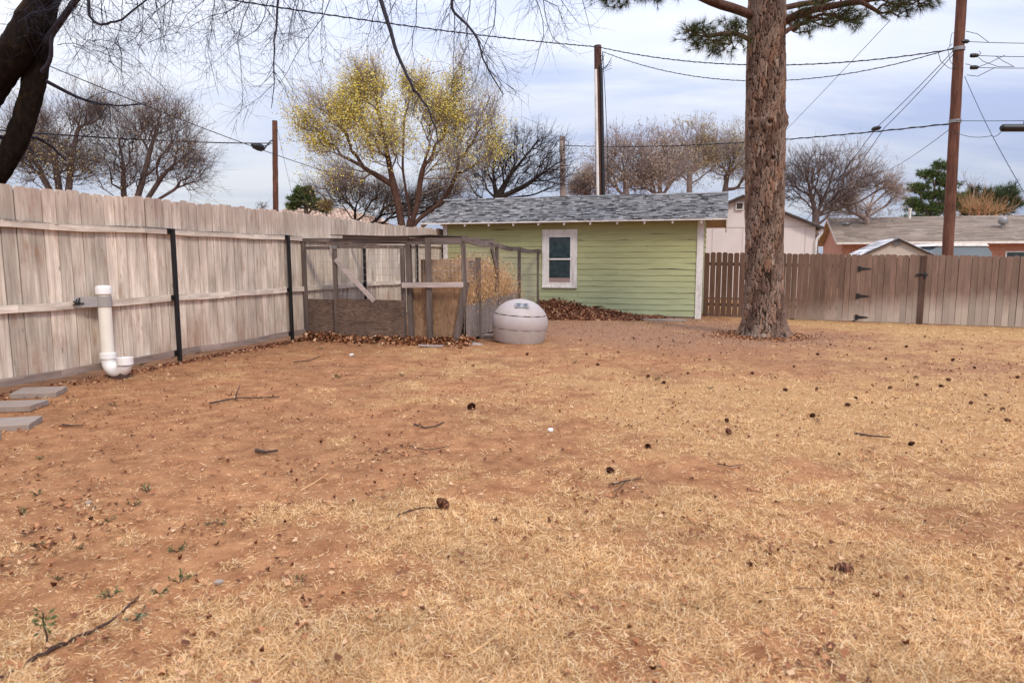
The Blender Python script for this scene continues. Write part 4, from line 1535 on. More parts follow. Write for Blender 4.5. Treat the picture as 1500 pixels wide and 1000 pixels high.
def bare_tree(name, label, cat, base, guides, pts, R0, rt, bk, tw_mat=None, group=None, bf=.45, upf=.3, tw=(3, .25, .7, .006), sub=2, leaf=None, big=.035, cen=None, updir=.35, limbs_smooth=1):
    P, par, path, ng = mst(pts, guides, bf, upf)
    kids, cnt, rad, chains = tree_struct(P, par, path, R0, rt)
    root = empty(name, base, label, cat, group)
    tk, cr_ = Tubes(), Tubes()
    for ch in chains:
        pp, rr = P[ch], rad[ch].copy()
        if ch[0] != 0: rr[0] = min(rr[0], rr[1] * 1.25)
        for _ in range(limbs_smooth): pp, rr = smooth_chain(pp, rr)
        mx_ = rr.max()
        if mx_ > big: tk.add(pp, rr, 9 if mx_ > .09 else 6)
        else: cr_.add(pp, rr, 4 if mx_ > .012 else 3)
    # twigs
    idx = np.where(rad < rt * 6)[0]
    idx = idx[idx >= ng] if (idx >= ng).any() else idx
    k = tw[0]
    cen = P.mean(0) if cen is None else cen
    B = np.repeat(P[idx], k, 0)
    pd = unit(P[idx] - P[np.maximum(par[idx], 0)])
    out = unit(P[idx] - cen)
    D = unit(np.repeat(.55 * pd + .35 * out, k, 0) + RNG.normal(0, .5, (len(B), 3)) + np.array([0, 0, updir]))
    L = tw[1] + (tw[2] - tw[1]) * RNG.random(len(B)) ** 2.2 * 2.1
    cr_.cones(B, D, L, tw[3])
    tips = [B + D * L[:, None]]
    if sub:
        B2 = np.repeat(B, sub, 0) + np.repeat(D, sub, 0) * (np.repeat(L, sub) * (.25 + .6 * RNG.random(len(B) * sub)))[:, None]
        D2 = unit(np.repeat(D, sub, 0) + RNG.normal(0, .55, (len(B2), 3)) + np.array([0, 0, updir * .6]))
        L2 = np.repeat(L, sub) * (.3 + .4 * RNG.random(len(B2)))
        cr_.cones(B2, D2, L2, tw[3] * .75)
        tips.append(B2 + D2 * L2[:, None])
        tips.append(B2 + D2 * (L2 * .5)[:, None])
    tk.build('trunk', bk, root, smooth=True)
    cr_.build('crown', tw_mat or bk, root)
    tips = np.concatenate(tips)
    if leaf:
        m_, per, size, keep, spread = leaf
        C = np.repeat(tips, per, 0)
        kp = RNG.random(len(C)) < keep(C)
        C = C[kp]; C = C + RNG.normal(0, spread, C.shape)
        D = unit(RNG.normal(0, 1, C.shape)); Nn = unit(np.cross(D, RNG.normal(0, 1, C.shape)))
        V, F = diamonds(C, D, Nn, size[0] + (size[1] - size[0]) * RNG.random(len(C)), size[0] * .8)
        np_mesh('foliage', V, [F], m_, root)
    return root, P, rad, tips


def px_of(C):
    """picture coordinates of world points (used for choosing which crown carries leaves)"""
    x, y, z = C[:, 0], C[:, 1], C[:, 2] - CAMH
    dep = y * CT - z * ST
    return 750 + 1000 * x / dep, 500 - 1000 * (y * ST + z * CT) / dep


def gl(Y, *pp): return [at(px, py, Y + (dy[0] if dy else 0)) for px, py, *dy in pp]


# --- yellow tree
Y0 = 27.0
b0 = at(592, 380, Y0) * np.array([1, 1, 0])
pts = ell_points(2300, Y0, [(475, 158, 34, 22), (452, 182, 22, 16), (510, 170, 40, 38), (545, 135, 26, 58), (525, 120, 16, 34), (608, 130, 24, 56), (598, 100, 12, 30), (650, 175, 50, 44), (668, 120, 22, 40), (700, 185, 30, 46), (572, 205, 62, 46), (480, 215, 42, 16), (465, 195, 26, 10), (660, 240, 56, 34), (505, 258, 42, 26), (720, 170, 12, 30), (715, 230, 18, 26)], shell=.42)
fork = at(592, 352, Y0)
guides = [[b0, fork], gl(Y0, (592, 352), (586, 315), (572, 250), (556, 170), (548, 120)), gl(Y0, (592, 352), (600, 315, .2), (590, 250, .3), (592, 170, .6), (598, 100, .8)), gl(Y0, (592, 352), (609, 310, -.3), (616, 262, -.4), (634, 190, -.8), (650, 120, -1)),
          gl(Y0, (592, 352), (612, 322, .3), (645, 298, .5), (672, 262, 1), (690, 200, 1.2)), gl(Y0, (570, 245), (530, 232, -.6), (490, 196, -1.2), (450, 175, -1.4)), gl(Y0, (616, 262), (640, 225, .3), (690, 170, .8))]
lk = lambda C: np.clip(.50 + 3.2 * (fbm(C[:, 0] * .8 + 3, C[:, 2] * .8 + C[:, 1] * .4, 3) - .47), .05, 1) * np.clip((275 - px_of(C)[1]) / 60, .22, 1) * np.clip((px_of(C)[1] - 85) / 45, .1, 1) * np.where(px_of(C)[0] > 690, .5, 1)
bare_tree('elm_tree', 'broad multi-stemmed tree in yellow spring leaf rising behind the tall fence', 'tree', b0, guides, pts, .21, .007, M['bark_red'], M['bark_tan'], 'trees beyond the fences',
          leaf=(M['yellow_leaf'], 3, (.05, .09), lk, .12), tw=(3, .25, .75, .0055), updir=.75, big=.05)
# --- darker brush under the yellow tree
Yb = 31.0
b0 = at(520, 330, Yb) * np.array([1, 1, 0])
pts = ell_points(1500, Yb, [(500, 280, 52, 32), (560, 292, 50, 28), (600, 300, 50, 26), (650, 285, 44, 32)], gaps=False)
bare_tree('bare_tree', 'low dark bare brush tree under the yellow crown', 'tree', b0, [[b0, at(520, 310, Yb)], gl(Yb, (520, 310), (590, 300), (650, 290)), gl(Yb, (520, 310), (500, 285))], pts, .10, .008, M['bark_black'], M['bark_grey'], 'trees beyond the fences',
          leaf=(M['yellow_bud'], 1, (.05, .08), lambda C: np.full(len(C), .16), .05), updir=.5)
# --- dark bare tree right of it
Yd = 33.0
b0 = at(728, 330, Yd) * np.array([1, 1, 0])
pts = ell_points(1300, Yd, [(735, 225, 50, 40), (790, 220, 45, 36), (760, 255, 75, 32), (812, 258, 30, 28), (700, 262, 28, 30)])
guides = [[b0, at(728, 292, Yd)], gl(Yd, (728, 292), (748, 255), (790, 205)), gl(Yd, (728, 292), (770, 272), (815, 240)), gl(Yd, (728, 292), (722, 250), (735, 200)), gl(Yd, (728, 292), (780, 286), (825, 268))]
bare_tree('bare_tree', 'dark leafless spreading tree between the yellow tree and the grey pole', 'tree', b0, guides, pts, .24, .008, M['bark_black'], M['bark_black'], 'trees beyond the fences', tw=(3, .2, .55, .007))
# --- rosy trees above the shed roof
Yr = 40.0
for bx, ells, gd, lb, mt, pr_, bkm in [
    (920, [(930, 220, 52, 36), (900, 240, 36, 36), (955, 245, 40, 34), (885, 265, 25, 22)], [(918, 290), (915, 255), (925, 200)], 'rosy bare tree just right of the black pole, above the shed roof', 'pink_bud', .50, 'bark_tan'),
    (968, [(968, 232, 40, 40), (945, 262, 36, 22), (990, 255, 30, 30)], [(968, 292), (966, 262), (972, 212)], 'pale rosy bare tree midway between the black pole and the pine, behind its neighbours', 'pink_bud', .35, 'bark_tan'),
    (860, [(866, 268, 22, 18), (850, 276, 18, 12)], [(860, 296), (862, 282), (868, 262)], 'low pale brush between the grey pole and the black pole', 'pink_bud', .35, 'bark_tan'),
    (1270, [(1275, 292, 40, 22), (1240, 302, 36, 16), (1300, 282, 22, 26)], [(1270, 320), (1272, 305), (1285, 275)], 'low rosy brush over the far roof, right of the leafless tree', 'pink_bud', .45, 'bark_tan'),
    (1010, [(1020, 215, 42, 34), (1005, 240, 38, 36), (1040, 225, 34, 32)], [(1010, 290), (1010, 255), (1030, 195)], 'budding tree with yellow tufts between the black pole and the pine', 'yellow_bud', .50, 'bark_tan'),
    (1062, [(1065, 230, 34, 34), (1085, 225, 40, 36), (1105, 250, 30, 30)], [(1060, 290), (1066, 255), (1090, 205)], 'yellow budding tree partly hidden behind the pine trunk', 'yellow_bud', .55, 'bark_grey')]:
    b0 = at(bx, 340, Yr) * np.array([1, 1, 0])
    g = gl(Yr, *gd)
    pts = ell_points(1000, Yr, ells)
    bare_tree('budding_tree', lb, 'tree', b0, [[b0] + g, [g[1], at(gd[1][0] + 32, gd[1][1] - 30, Yr)], [g[1], at(gd[1][0] - 25, gd[1][1] - 28, Yr)]], pts, .19, .010, M[bkm], M['bark_tan'], 'trees beyond the fences',
              leaf=(M[mt], 1, (.07, .11), (lambda p: (lambda C: np.clip(p + 1.3 * (fbm(C[:, 0] * .7, C[:, 2] * .7, 2) - .5), .05, 1)))(pr_), .06), tw=(3, .25, .7, .009))
    Yr += 1.5
# --- bare tree right of the pine
Yq = 38.0
b0 = at(1195, 345, Yq) * np.array([1, 1, 0])
pts = ell_points(1300, Yq, [(1200, 250, 55, 36), (1170, 260, 40, 45), (1250, 262, 50, 40), (1280, 285, 30, 28), (1220, 290, 60, 26)])
guides = [[b0, at(1195, 318, Yq)], gl(Yq, (1195, 318), (1185, 270), (1170, 225)), gl(Yq, (1195, 318), (1215, 270), (1228, 222)), gl(Yq, (1195, 318), (1250, 275), (1290, 235)), gl(Yq, (1195, 318), (1260, 295), (1300, 270))]
bare_tree('bare_tree', 'leafless grey-brown tree between the pine trunk and the evergreen', 'tree', b0, guides, pts, .20, .0095, M['bark_grey'], M['bark_grey'], 'trees beyond the fences', tw=(3, .25, .75, .009),
          leaf=(M['pink_bud'], 1, (.05, .08), lambda C: np.where(px_of(C)[0] > 1245, .5, .05), .06))
# --- brown trees at the far left
Yl = 24.0
for bx, ells, gds, lb, mt, kp, bkm in [
    (95, [(60, 195, 40, 34), (35, 232, 30, 34), (110, 178, 40, 26), (90, 235, 60, 36), (140, 165, 25, 16)], [[(95, 290), (80, 235), (50, 180)], [(95, 290), (105, 235), (120, 160)], [(95, 290), (60, 255), (30, 235)]], 'leafless tree with olive buds above the left end of the tall fence', 'yellow_bud', .12, 'bark_grey'),
    (185, [(185, 190, 55, 40), (225, 180, 50, 34), (255, 210, 45, 50), (200, 240, 70, 40), (280, 250, 28, 40)], [[(185, 300), (180, 235), (165, 160)], [(185, 300), (215, 240), (240, 150)], [(185, 300), (240, 255), (290, 215)], [(185, 300), (260, 275), (305, 260)]], 'leafless reddish-brown tree above the tall fence, left of the brown pole', 'pink_bud', .22, 'bark_grey')]:
    b0 = at(bx, 340, Yl) * np.array([1, 1, 0])
    pts = ell_points(1500, Yl, ells)
    bare_tree('bare_tree', lb, 'tree', b0, [[b0, at(bx, 345, Yl)]] + [gl(Yl, (bx, 345), (bx + .45 * (g[1][0] - bx), g[0][1]), *g[1:]) for g in gds], pts, .20, .006, M[bkm], M[bkm], 'trees beyond the fences',
              leaf=(M[mt], 1, (.05, .08), (lambda k_: (lambda C: np.clip(k_ + 1.6 * (fbm(C[:, 0] * .6, C[:, 2] * .6, 2) - .55), .03, 1)))(kp), .05), tw=(3, .25, .85, .0055), updir=.55)
    Yl += 2
# small far shrub poking over the fence
b0 = at(382, 330, 46) * np.array([1, 1, 0])
bare_tree('bare_shrub', 'tiny bare twigs poking over the fence left of the brown pole', 'shrub', b0, [[b0, at(382, 306, 46)]], ell_points(40, 46, [(382, 304, 12, 6)]), .05, .012, M['bark_grey'], tw=(2, .15, .4, .01))


# --- evergreens
def tufts(C, D, m_, L, w, spread=.8):
    n = len(C)
    B = np.repeat(C, m_, 0)
    d = unit(np.repeat(D, m_, 0) + RNG.normal(0, spread, (n * m_, 3)))
    ln = (L[0] + (L[1] - L[0]) * RNG.random(n * m_))[:, None]
    sdv = unit(np.cross(d, RNG.normal(0, 1, d.shape)))
    V = np.stack([B - sdv * w / 2, B + sdv * w / 2, B + d * ln], 1).reshape(-1, 3)
    return V, 3 * np.arange(n * m_)[:, None] + np.array([[0, 1, 2]])


def evergreen(name, label, cat, base, Y, ells, n, guides, R0, leafm, L=(.12, .3), w=.03, m_=16, bias=(0, 0, .2), bk='bark_grey', group=None, spread=.75, rt=.014):
    pts = ell_points(n, Y, ells, yk=.9, shell=.45, gaps=False)
    P, par, path, ng = mst(pts, guides, .5, .2)
    kids, cnt, rad, chains = tree_struct(P, par, path, R0, rt)
    root = empty(name, base, label, cat, group)
    t = Tubes()
    for ch in chains:
        rr = rad[ch].copy()
        if ch[0] != 0: rr[0] = min(rr[0], rr[1] * 1.2)
        t.add(P[ch], rr, 5 if rr.max() > .04 else 3)
    t.build('trunk', M[bk], root, smooth=True)
    idx = np.arange(ng, len(P))
    pd = unit(P[idx] - P[np.maximum(par[idx], 0)])
    V, F = tufts(P[idx], unit(pd + np.array(bias)), m_, L, w, spread)
    np_mesh('crown', V, [F], M[leafm], root)
    return root


Ye = 60.0
b0 = at(1355, 345, Ye) * np.array([1, 1, 0])
evergreen('pine_tree', 'dark green layered pine just left of the brown utility pole', 'tree', b0, Ye,
          [(1378, 243, 14, 7), (1365, 256, 26, 8), (1385, 268, 26, 8), (1345, 276, 20, 8), (1372, 286, 34, 9), (1338, 298, 20, 8), (1362, 306, 40, 10), (1342, 322, 26, 9), (1378, 326, 34, 10), (1400, 296, 18, 16)], 1500,
          [[b0, at(1362, 320, Ye), at(1368, 280, Ye), at(1376, 240, Ye)]], .2, 'ever_leaf', m_=18, L=(.18, .48), w=.055, group='evergreens beyond the fence')
b0 = at(1440, 345, 61) * np.array([1, 1, 0])
evergreen('juniper_tree', 'spiky dark juniper just right of the brown utility pole', 'tree', b0, 61,
          [(1420, 300, 20, 18), (1448, 292, 22, 16), (1474, 285, 18, 14), (1462, 305, 28, 14), (1432, 315, 32, 12), (1486, 297, 9, 7), (1425, 283, 8, 8)], 900,
          [[b0, at(1440, 325, 61), at(1445, 295, 61)], [at(1440, 325, 61), at(1470, 300, 61), at(1488, 272, 61)], [at(1440, 325, 61), at(1420, 300, 61)]], .2, 'juniper_leaf', m_=16, L=(.3, .85), w=.045, bias=(.5, 0, .75), spread=.45, group='evergreens beyond the fence')
b0 = at(448, 330, 44) * np.array([1, 1, 0])
evergreen('cedar_tree', 'small round dark evergreen above the tiled roof', 'tree', b0, 44,
          [(447, 283, 18, 10), (440, 293, 18, 9), (458, 298, 20, 9), (430, 302, 11, 5), (476, 304, 10, 6)], 700,
          [[b0, at(448, 305, 44), at(447, 276, 44)]], .15, 'ever_leaf', m_=18, L=(.15, .36), w=.05, group='evergreens beyond the fence')
b0 = at(478, 330, 41) * np.array([1, 1, 0])
evergreen('shrub', 'small straw-yellow shrub beside the round evergreen', 'shrub', b0, 41, [(478, 300, 10, 9)], 160, [[b0, at(478, 308, 41)]], .06, 'yellow_bud', m_=14, L=(.1, .25), w=.04)
# orange bare shrub before the juniper
b0 = at(1440, 345, 56) * np.array([1, 1, 0])
bare_tree('bare_shrub', 'orange leafless shrub in front of the juniper', 'shrub', b0, [[b0, at(1440, 325, 56)]], ell_points(200, 56, [(1432, 304, 34, 15), (1462, 310, 26, 9)]), .10, .011, M['orange_twig'], tw=(3, .3, .9, .008), bf=.7, updir=.8)
b0 = at(1420, 345, 58) * np.array([1, 1, 0])
bare_tree('bare_shrub', 'thin leafless saplings rising between pole and juniper', 'shrub', b0, [[b0, at(1420, 310, 58)]], ell_points(26, 58, [(1425, 268, 20, 14)]), .05, .012, M['bark_tan'], tw=(2, .2, .5, .009), updir=.8)

# ================================================================== big pine in the yard
pg_ = ground_px(1119, 494)
pb = np.array([pg_[0], pg_[1] + .3, 0]); pb[2] = float(gz(pb[0], pb[1]))
pine = empty('pine_tree', pb, 'big pine with a thick plated trunk standing in the yard', 'tree')
nth, nz_ = 220, 900
HT = 9.5
tz = np.linspace(-.08, HT, nz_)
pcx = np.array([at(px, py, pb[1])[0] for px, py in [(1120, 494), (1119, 400), (1120, 300), (1121, 200), (1122, 100), (1123, 0)]])
pcz = np.array([at(px, py, pb[1])[2] for px, py in [(1120, 494), (1119, 400), (1120, 300), (1121, 200), (1122, 100), (1123, 0)]])
o_ = np.argsort(pcz)
cxx = np.interp(tz, pcz[o_], pcx[o_])
rz_ = .955 * np.interp(tz, [-.1, .0, .12, .35, .7, 1.2, 2.0, 4, 5.5, 7, 9.5], [.62, .57, .51, .46, .43, .405, .40, .405, .395, .37, .32])
TT, ZZ = np.meshgrid(np.arange(nth) * 2 * math.pi / nth, tz, indexing='xy')
RR = np.repeat(rz_[:, None], nth, 1)
# plated bark: voronoi cells stretched upwards
CU = 32
u_, v_ = TT / (2 * math.pi) * CU, ZZ / .30
cs_, sn_ = np.cos(TT), np.sin(TT)
u_ = u_ + 1.6 * (fbm(cs_ * 4 + 9, sn_ * 4 + ZZ * 2.2, 2) - .5) + .75 * (fbm(cs_ * 9 + 3, sn_ * 9 + ZZ * 9, 2) - .5)
v_ = v_ + 1.5 * (fbm(cs_ * 9 + ZZ * 2, sn_ * 9 + 31, 3) - .5) + .3 * (fbm(cs_ * 20, sn_ * 20 + ZZ * 9 + 3, 2) - .5)
hr = np.random.default_rng(3).random((CU, 512, 2))
f1 = np.full(TT.shape, 9.0); f2 = f1.copy(); cid = np.zeros(TT.shape)
iu, iv = np.floor(u_).astype(int), np.floor(v_).astype(int)
for du in (-1, 0, 1):
    for dv in (-1, 0, 1):
        a, c = iu + du, iv + dv
        h = hr[a % CU, c % 512]
        d = np.hypot(a + h[..., 0] - u_, c + h[..., 1] - v_)
        nw = d < f1
        f2 = np.where(nw, f1, np.minimum(f2, d)); cid = np.where(nw, (a % CU * 7.13 + c * 3.77) % 1.0, cid); f1 = np.where(nw, d, f1)
edge = np.clip((f2 - f1 - .03) / .17, 0, 1)
hgt = edge ** .6 * (.55 + .45 * cid)
fine = fbm(TT * 26, ZZ * 14, 3)
root_l = np.exp(-np.clip(ZZ, 0, 9) / .22)
RR = RR - .022 + .034 * hgt + .018 * (fbm(cs_ * 22, sn_ * 22 + ZZ * 17, 3) - .5) * edge + .012 * (fine - .5) + .03 * (fbm(np.cos(TT) * 1.4 + 9, ZZ * .9 + np.sin(TT) * 1.4, 3) - .5) + root_l * .13 * (np.sin(TT * 3 + 1.2) * .5 + np.sin(TT * 5 + .4) * .4 + .25)
for (kpx, kpy, sz, am) in [(1128, 118, .10, .05), (1117, 184, .13, .075), (1097, 184, .10, .06), (1149, 178, .12, .065), (1121, 236, .11, .05), (1150, 245, .08, .04), (1096, 120, .08, .04), (1151, 118, .07, .035)]:
    kp_ = at(kpx, kpy, pb[1])
    off = np.clip((kp_[0] - np.interp(kp_[2], tz, cxx)) / .40, -1, 1)
    kth = -math.pi / 2 + math.asin(off)
    dth = np.angle(np.exp(1j * (TT - kth)))
    q = np.exp(-((dth * .4) ** 2 + (ZZ - kp_[2]) ** 2) / sz ** 2)
    edge = edge * (1 - .75 * np.exp(-((dth * .4) ** 2 + (ZZ - kp_[2]) ** 2) / (sz * .55) ** 2))
    RR = RR + 1.5 * am * q - am * 1.5 * np.exp(-((dth * .4) ** 2 + (ZZ - kp_[2]) ** 2) / (sz * .42) ** 2)
Vx = np.stack([cxx[:, None] + RR * np.cos(TT), pb[1] + RR * np.sin(TT), pb[2] + ZZ], -1)
j, i = np.meshgrid(np.arange(nz_ - 1), np.arange(nth), indexing='ij')
k = (i + 1) % nth
F = np.stack([j * nth + i, j * nth + k, (j + 1) * nth + k, (j + 1) * nth + i], -1).reshape(-1, 4)


def pine_bark():
    m = NT('plated_pine_bark')
    oc = m.coord()
    h = m.n('ShaderNodeAttribute', attribute_name='plate').outputs['Fac']
    ci = m.n('ShaderNodeAttribute', attribute_name='cell').outputs['Fac']
    n1 = m.noise(m.map(oc, scale=(1, 1, .4)), 30, 5, .7)
    n2 = m.noise(oc, 3, 4, .6)
    pl = m.ramp(ci, [(0, (.095, .052, .036)), (.35, (.165, .105, .078)), (.6, (.215, .148, .115)), (.85, (.21, .112, .07)), (1, (.30, .225, .18))])
    pl = m.vary(pl, .42, 1.45, m.mr(n1, .32, .68))
    pl = m.vary(pl, .75, 1.2, m.mr(n2, .3, .7))
    c = m.mix(m.mr(h, .1, .6), (.022, .012, .008), pl)
    m.col(c)
    m.b.inputs['Roughness'].default_value = .95
    m.bump(n1, .6, .02)
    return m.m


np_mesh('trunk', Vx, [F], pine_bark(), pine, smooth=True, attrs={'plate': edge.ravel(), 'cell': cid.ravel()})
PY = pb[1]


def pine_bough(limb, ells, n, R0, m_=40, rt=.007, L=(.11, .23)):
    pts = ell_points(int(n * 1.5), PY, ells, yk=1.0, shell=.45, gaps=False)
    P, par, path, ng = mst(pts, [limb], .35, 0)
    kids, cnt, rad, chains = tree_struct(P, par, path, R0, rt)
    t = Tubes()
    for ch in chains:
        rr = rad[ch].copy()
        if ch[0] != 0: rr[0] = min(rr[0], rr[1] * 1.2)
        pp, rr = smooth_chain(P[ch], rr)
        t.add(pp, rr, 7 if rr.max() > .03 else 3)
    br = t.build('branch', M['bark_red'], pine, smooth=True)
    # tufts at every twig end and a few along
    idx = np.array([q for q in range(ng, len(P)) if cnt[q] <= 5])
    pd = unit(P[idx] - P[np.maximum(par[idx], 0)])
    V, F = tufts(P[idx], unit(pd + np.array([0, 0, .05])), m_, L, .0048, .60)
    np_mesh('foliage', V, [F], M['pine_leaf'], br)


pine_bough([at(1105, 24, PY), at(1080, 14, PY - .4), at(1052, 6, PY - .8), at(1015, -10, PY - 1.2), at(960, -35, PY - 1.5), at(890, -50, PY - 1.8)],
           [(905, -8, 38, 20, 1, PY - 1.8), (955, -12, 34, 14, .7, PY - 1.6), (1000, -40, 60, 24, 1.2, PY - 1.2), (860, -30, 40, 22, .8, PY - 2.0)], 210, .09)
pine_bough([at(1102, 60, PY), at(1075, 48, PY - .7), at(1040, 52, PY - 1.2), at(1010, 45, PY - 1.6)],
           [(1062, 62, 34, 24, 1.2, PY - .9), (1030, 55, 34, 18, 1, PY - 1.3), (1020, 44, 26, 9, .6, PY - 1.6), (1075, 42, 24, 14, .7, PY - .6)], 150, .05)
pine_bough([at(1142, 38, PY), at(1165, 22, PY - .3), at(1200, 12, PY - .7), at(1260, 2, PY - 1.1), at(1330, -6, PY - 1.5)],
           [(1190, 18, 34, 20, .9, PY - .5), (1240, 22, 40, 14, .8, PY - 1), (1310, 8, 46, 20, 1.2, PY - 1.5), (1350, 2, 30, 14, .7, PY - 1.7), (1270, -20, 70, 18, .9, PY - 1.2)], 190, .08)
pine_bough([at(1140, 55, PY), at(1160, 40, PY + .4), at(1185, 32, PY + .8), at(1225, 24, PY + 1.2)],
           [(1172, 36, 30, 16, 1, PY + .6), (1212, 30, 36, 12, .9, PY + 1), (1255, 30, 18, 10, .4, PY + 1)], 95, .05)
# limbs higher up, out of view from here
for q in range(9):
    z = 6.6 + q * .5
    a = q * 2.4 + .3
    c = np.array([np.interp(z, tz, cxx), PY, z])
    d = np.array([math.cos(a), math.sin(a), .25])
    lim = [c + d * .3, c + d * 1.3, c + d * 2.5 + UP * .1]
    pts = lim[-1] + RNG.normal(0, .55, (60, 3)) * np.array([1, 1, .5])
    P, par, path, ng = mst(pts, [lim], .35, 0)
    kids, cnt, rad, chains = tree_struct(P, par, path, .06, .007)
    t = Tubes()
    for ch in chains: t.add(P[ch], rad[ch], 5 if rad[ch].max() > .03 else 3)
    br = t.build('branch', M['bark_red'], pine, smooth=True)
    idx = np.array([w_ for w_ in range(ng, len(P)) if cnt[w_] <= 2])
    V, F = tufts(P[idx], unit(P[idx] - P[np.maximum(par[idx], 0)]), 26, (.10, .2), .005, .62)
    np_mesh('foliage', V, [F], M['pine_leaf'], br)

# ================================================================== big elm at the upper left
YE = 10.2
eb = at(-190, 600, YE) * np.array([1, 1, 0])
elm = empty('elm_tree', eb, 'dark leaning elm with drooping bare branches at the upper left', 'tree')


def limb_tube(px_pts, r, n=14, sub=6):
    P = np.array([at(a_[0], a_[1], a_[2] if len(a_) > 2 else YE) for a_ in px_pts])
    rr = np.asarray(r, float)
    for _ in range(2): P, rr = smooth_chain(P, rr)
    # finer rows and lumpy bark
    t_ = np.concatenate([[0], np.cumsum(np.linalg.norm(np.diff(P, axis=0), axis=1))])
    nn = max(8, int(t_[-1] / .05))
    tn = np.linspace(0, t_[-1], nn)
    P = np.stack([np.interp(tn, t_, P[:, c]) for c in range(3)], 1); rr = np.interp(tn, t_, rr)
    V, F = tube_np(P, rr, n)
    V = V.reshape(nn, n, 3)
    nzv = fbm(np.arange(n)[None, :] * 1.6 + 0 * tn[:, None], tn[:, None] * 4.1 + 0 * np.arange(n)[None, :], 4) - .5
    V = P[:, None] + (V - P[:, None]) * (1 + .5 * nzv)[..., None]
    return V.reshape(-1, 3), F


trV, trF, off = [], [], 0
for pp, r in [(((-190, 640), (-175, 480), (-130, 340), (-95, 270)), (.42, .36, .33, .32)),
              (((-110, 290), (-50, 295), (5, 245), (30, 195), (46, 140), (54, 90), (62, 40), (75, -40), (90, -150)), (.24, .185, .16, .15, .15, .155, .165, .15, .12)),
              (((-110, 290, 10.3), (-60, 205, 10.1), (-18, 132, 10.0), (18, 82, 9.95), (50, 30, 9.9), (80, -40, 9.9), (130, -170, 9.8)), (.25, .22, .215, .21, .205, .19, .14)),
              (((-110, 290, 10.3), (-150, 150, 10.6), (-190, -60, 10.9)), (.25, .2, .14))]:
    V, F = limb_tube(pp, r, 18)
    trV.append(V); trF.append(F + off); off += len(V)
np_mesh('trunk', np.concatenate(trV), [np.concatenate(trF)], M['bark_dark'], elm, smooth=True)

br = Tubes()


def droop(p0, d0, L, r0, grav=.35, seg=.14, wig=.36):
    P = [np.asarray(p0, float)]
    d = unit(d0)
    n = max(3, int(L / seg))
    for q in range(n):
        d = unit(d + RNG.normal(0, wig, 3) * .45 + np.array([0, 0, -grav * seg * 1.6]))
        P.append(P[-1] + d * seg)
    return np.array(P), np.linspace(r0, r0 * .25, n + 1)


def strand(p0, d0, L, r0, grav, lvl=0):
    P, rr = droop(p0, d0, L, r0, grav, .12 if lvl else .16)
    br.add(P, rr, 5 if r0 > .012 else 3)
    if lvl >= 3: return
    n = len(P)
    cnt_ = int(L / (.19, .115, .10)[lvl])
    for q in range(cnt_):
        t_ = (.12 + .86 * (q + RNG.random()) / cnt_)
        k_ = min(n - 2, int(t_ * (n - 1)))
        dd = unit(P[k_ + 1] - P[k_])
        sidev = unit(np.cross(dd, RNG.normal(0, 1, 3)))
        l2 = L * (.34 - .18 * t_) * (.6 + .8 * RNG.random()) if lvl < 2 else (.06 + .10 * RNG.random())
        if lvl == 1: l2 = max(.10, l2 * .8)
        if l2 < .05: continue
        strand(P[k_], unit(dd * .75 + sidev * .75 + np.array([0, 0, -.12])), l2, max(.0020, rr[k_] * .5), grav * .9, lvl + 1 if lvl < 2 else 3)


# main boughs: over the top of the view, then hanging strands from them
BOUGH = [((70, -20, 10), (160, -150, 9.6), (300, -190, 9.3), (460, -180, 9.0), (620, -150, 8.8), (780, -110, 8.6), (850, -60, 8.5)),
         ((85, -60, 10), (200, -110, 10.6), (340, -120, 11), (480, -130, 11.4), (600, -120, 11.8)),
         ((68, 60, 10), (110, 2, 9.3), (150, -50, 8.7), (230, -90, 8.2)),
         ((66, 118, 10.2), (120, 147, 10.6), (165, 156, 11.0), (215, 152, 11.4)),
         ((62, 105, 10), (76, 88, 9.9), (74, 48, 9.8), (108, 0, 9.7), (130, -40, 9.6)),
         ((480, -175, 9.0), (545, -40, 8.8), (572, 45, 8.7), (588, 95, 8.7), (609, 136, 8.7), (634, 168, 8.7), (641, 215, 8.7)),
         ((395, -170, 9.1), (412, -40, 9), (404, 40, 9), (402, 95, 9), (398, 160, 9)),
         ((760, -110, 8.6), (700, -40, 8.5), (650, 8, 8.4), (690, 40, 8.4), (712, 95, 8.4), (735, 140, 8.4)),
         ((-60, 190, 10.1), (20, 205, 10.6), (60, 200, 11), (95, 235, 11.4)),
         ((130, 0, 9.5), (130, 28, 9.5), (152, 38, 9.4), (182, 26, 9.3), (215, 2, 9.2))]
for bi, bp_ in enumerate(BOUGH):
    P = np.array([at(*q) for q in bp_])
    r = np.linspace((.10, .08, .05, .028, .035, .034, .022, .026, .04, .022)[bi], (.022, .02, .02, .008, .012, .006, .004, .006, .012, .01)[bi], len(P))
    for _ in range(2): P, r = smooth_chain(P, r)
    P = P + RNG.normal(0, .012, P.shape) * np.linspace(0, 1, len(P))[:, None]
    br.add(P, r, 7)
    if bi in (5, 6, 7):
        for q in range(9 if bi == 5 else 10):
            k_ = RNG.integers(len(P) // 3, len(P) - 1)
            dd = unit(P[k_ + 1] - P[k_])
            strand(P[k_], unit(dd * .8 + np.array([RNG.choice([-1, 1]) * .7, 0, -.1])), .3 + .5 * RNG.random(), .005, .5, 1)
    if bi in (3, 8):
        for q in range(9):
            k_ = RNG.integers(2, len(P) - 1)
            strand(P[k_], unit(P[k_ + 1] - P[k_] + RNG.normal(0, .6, 3)), .5 + .6 * RNG.random(), .008, .1, 0)
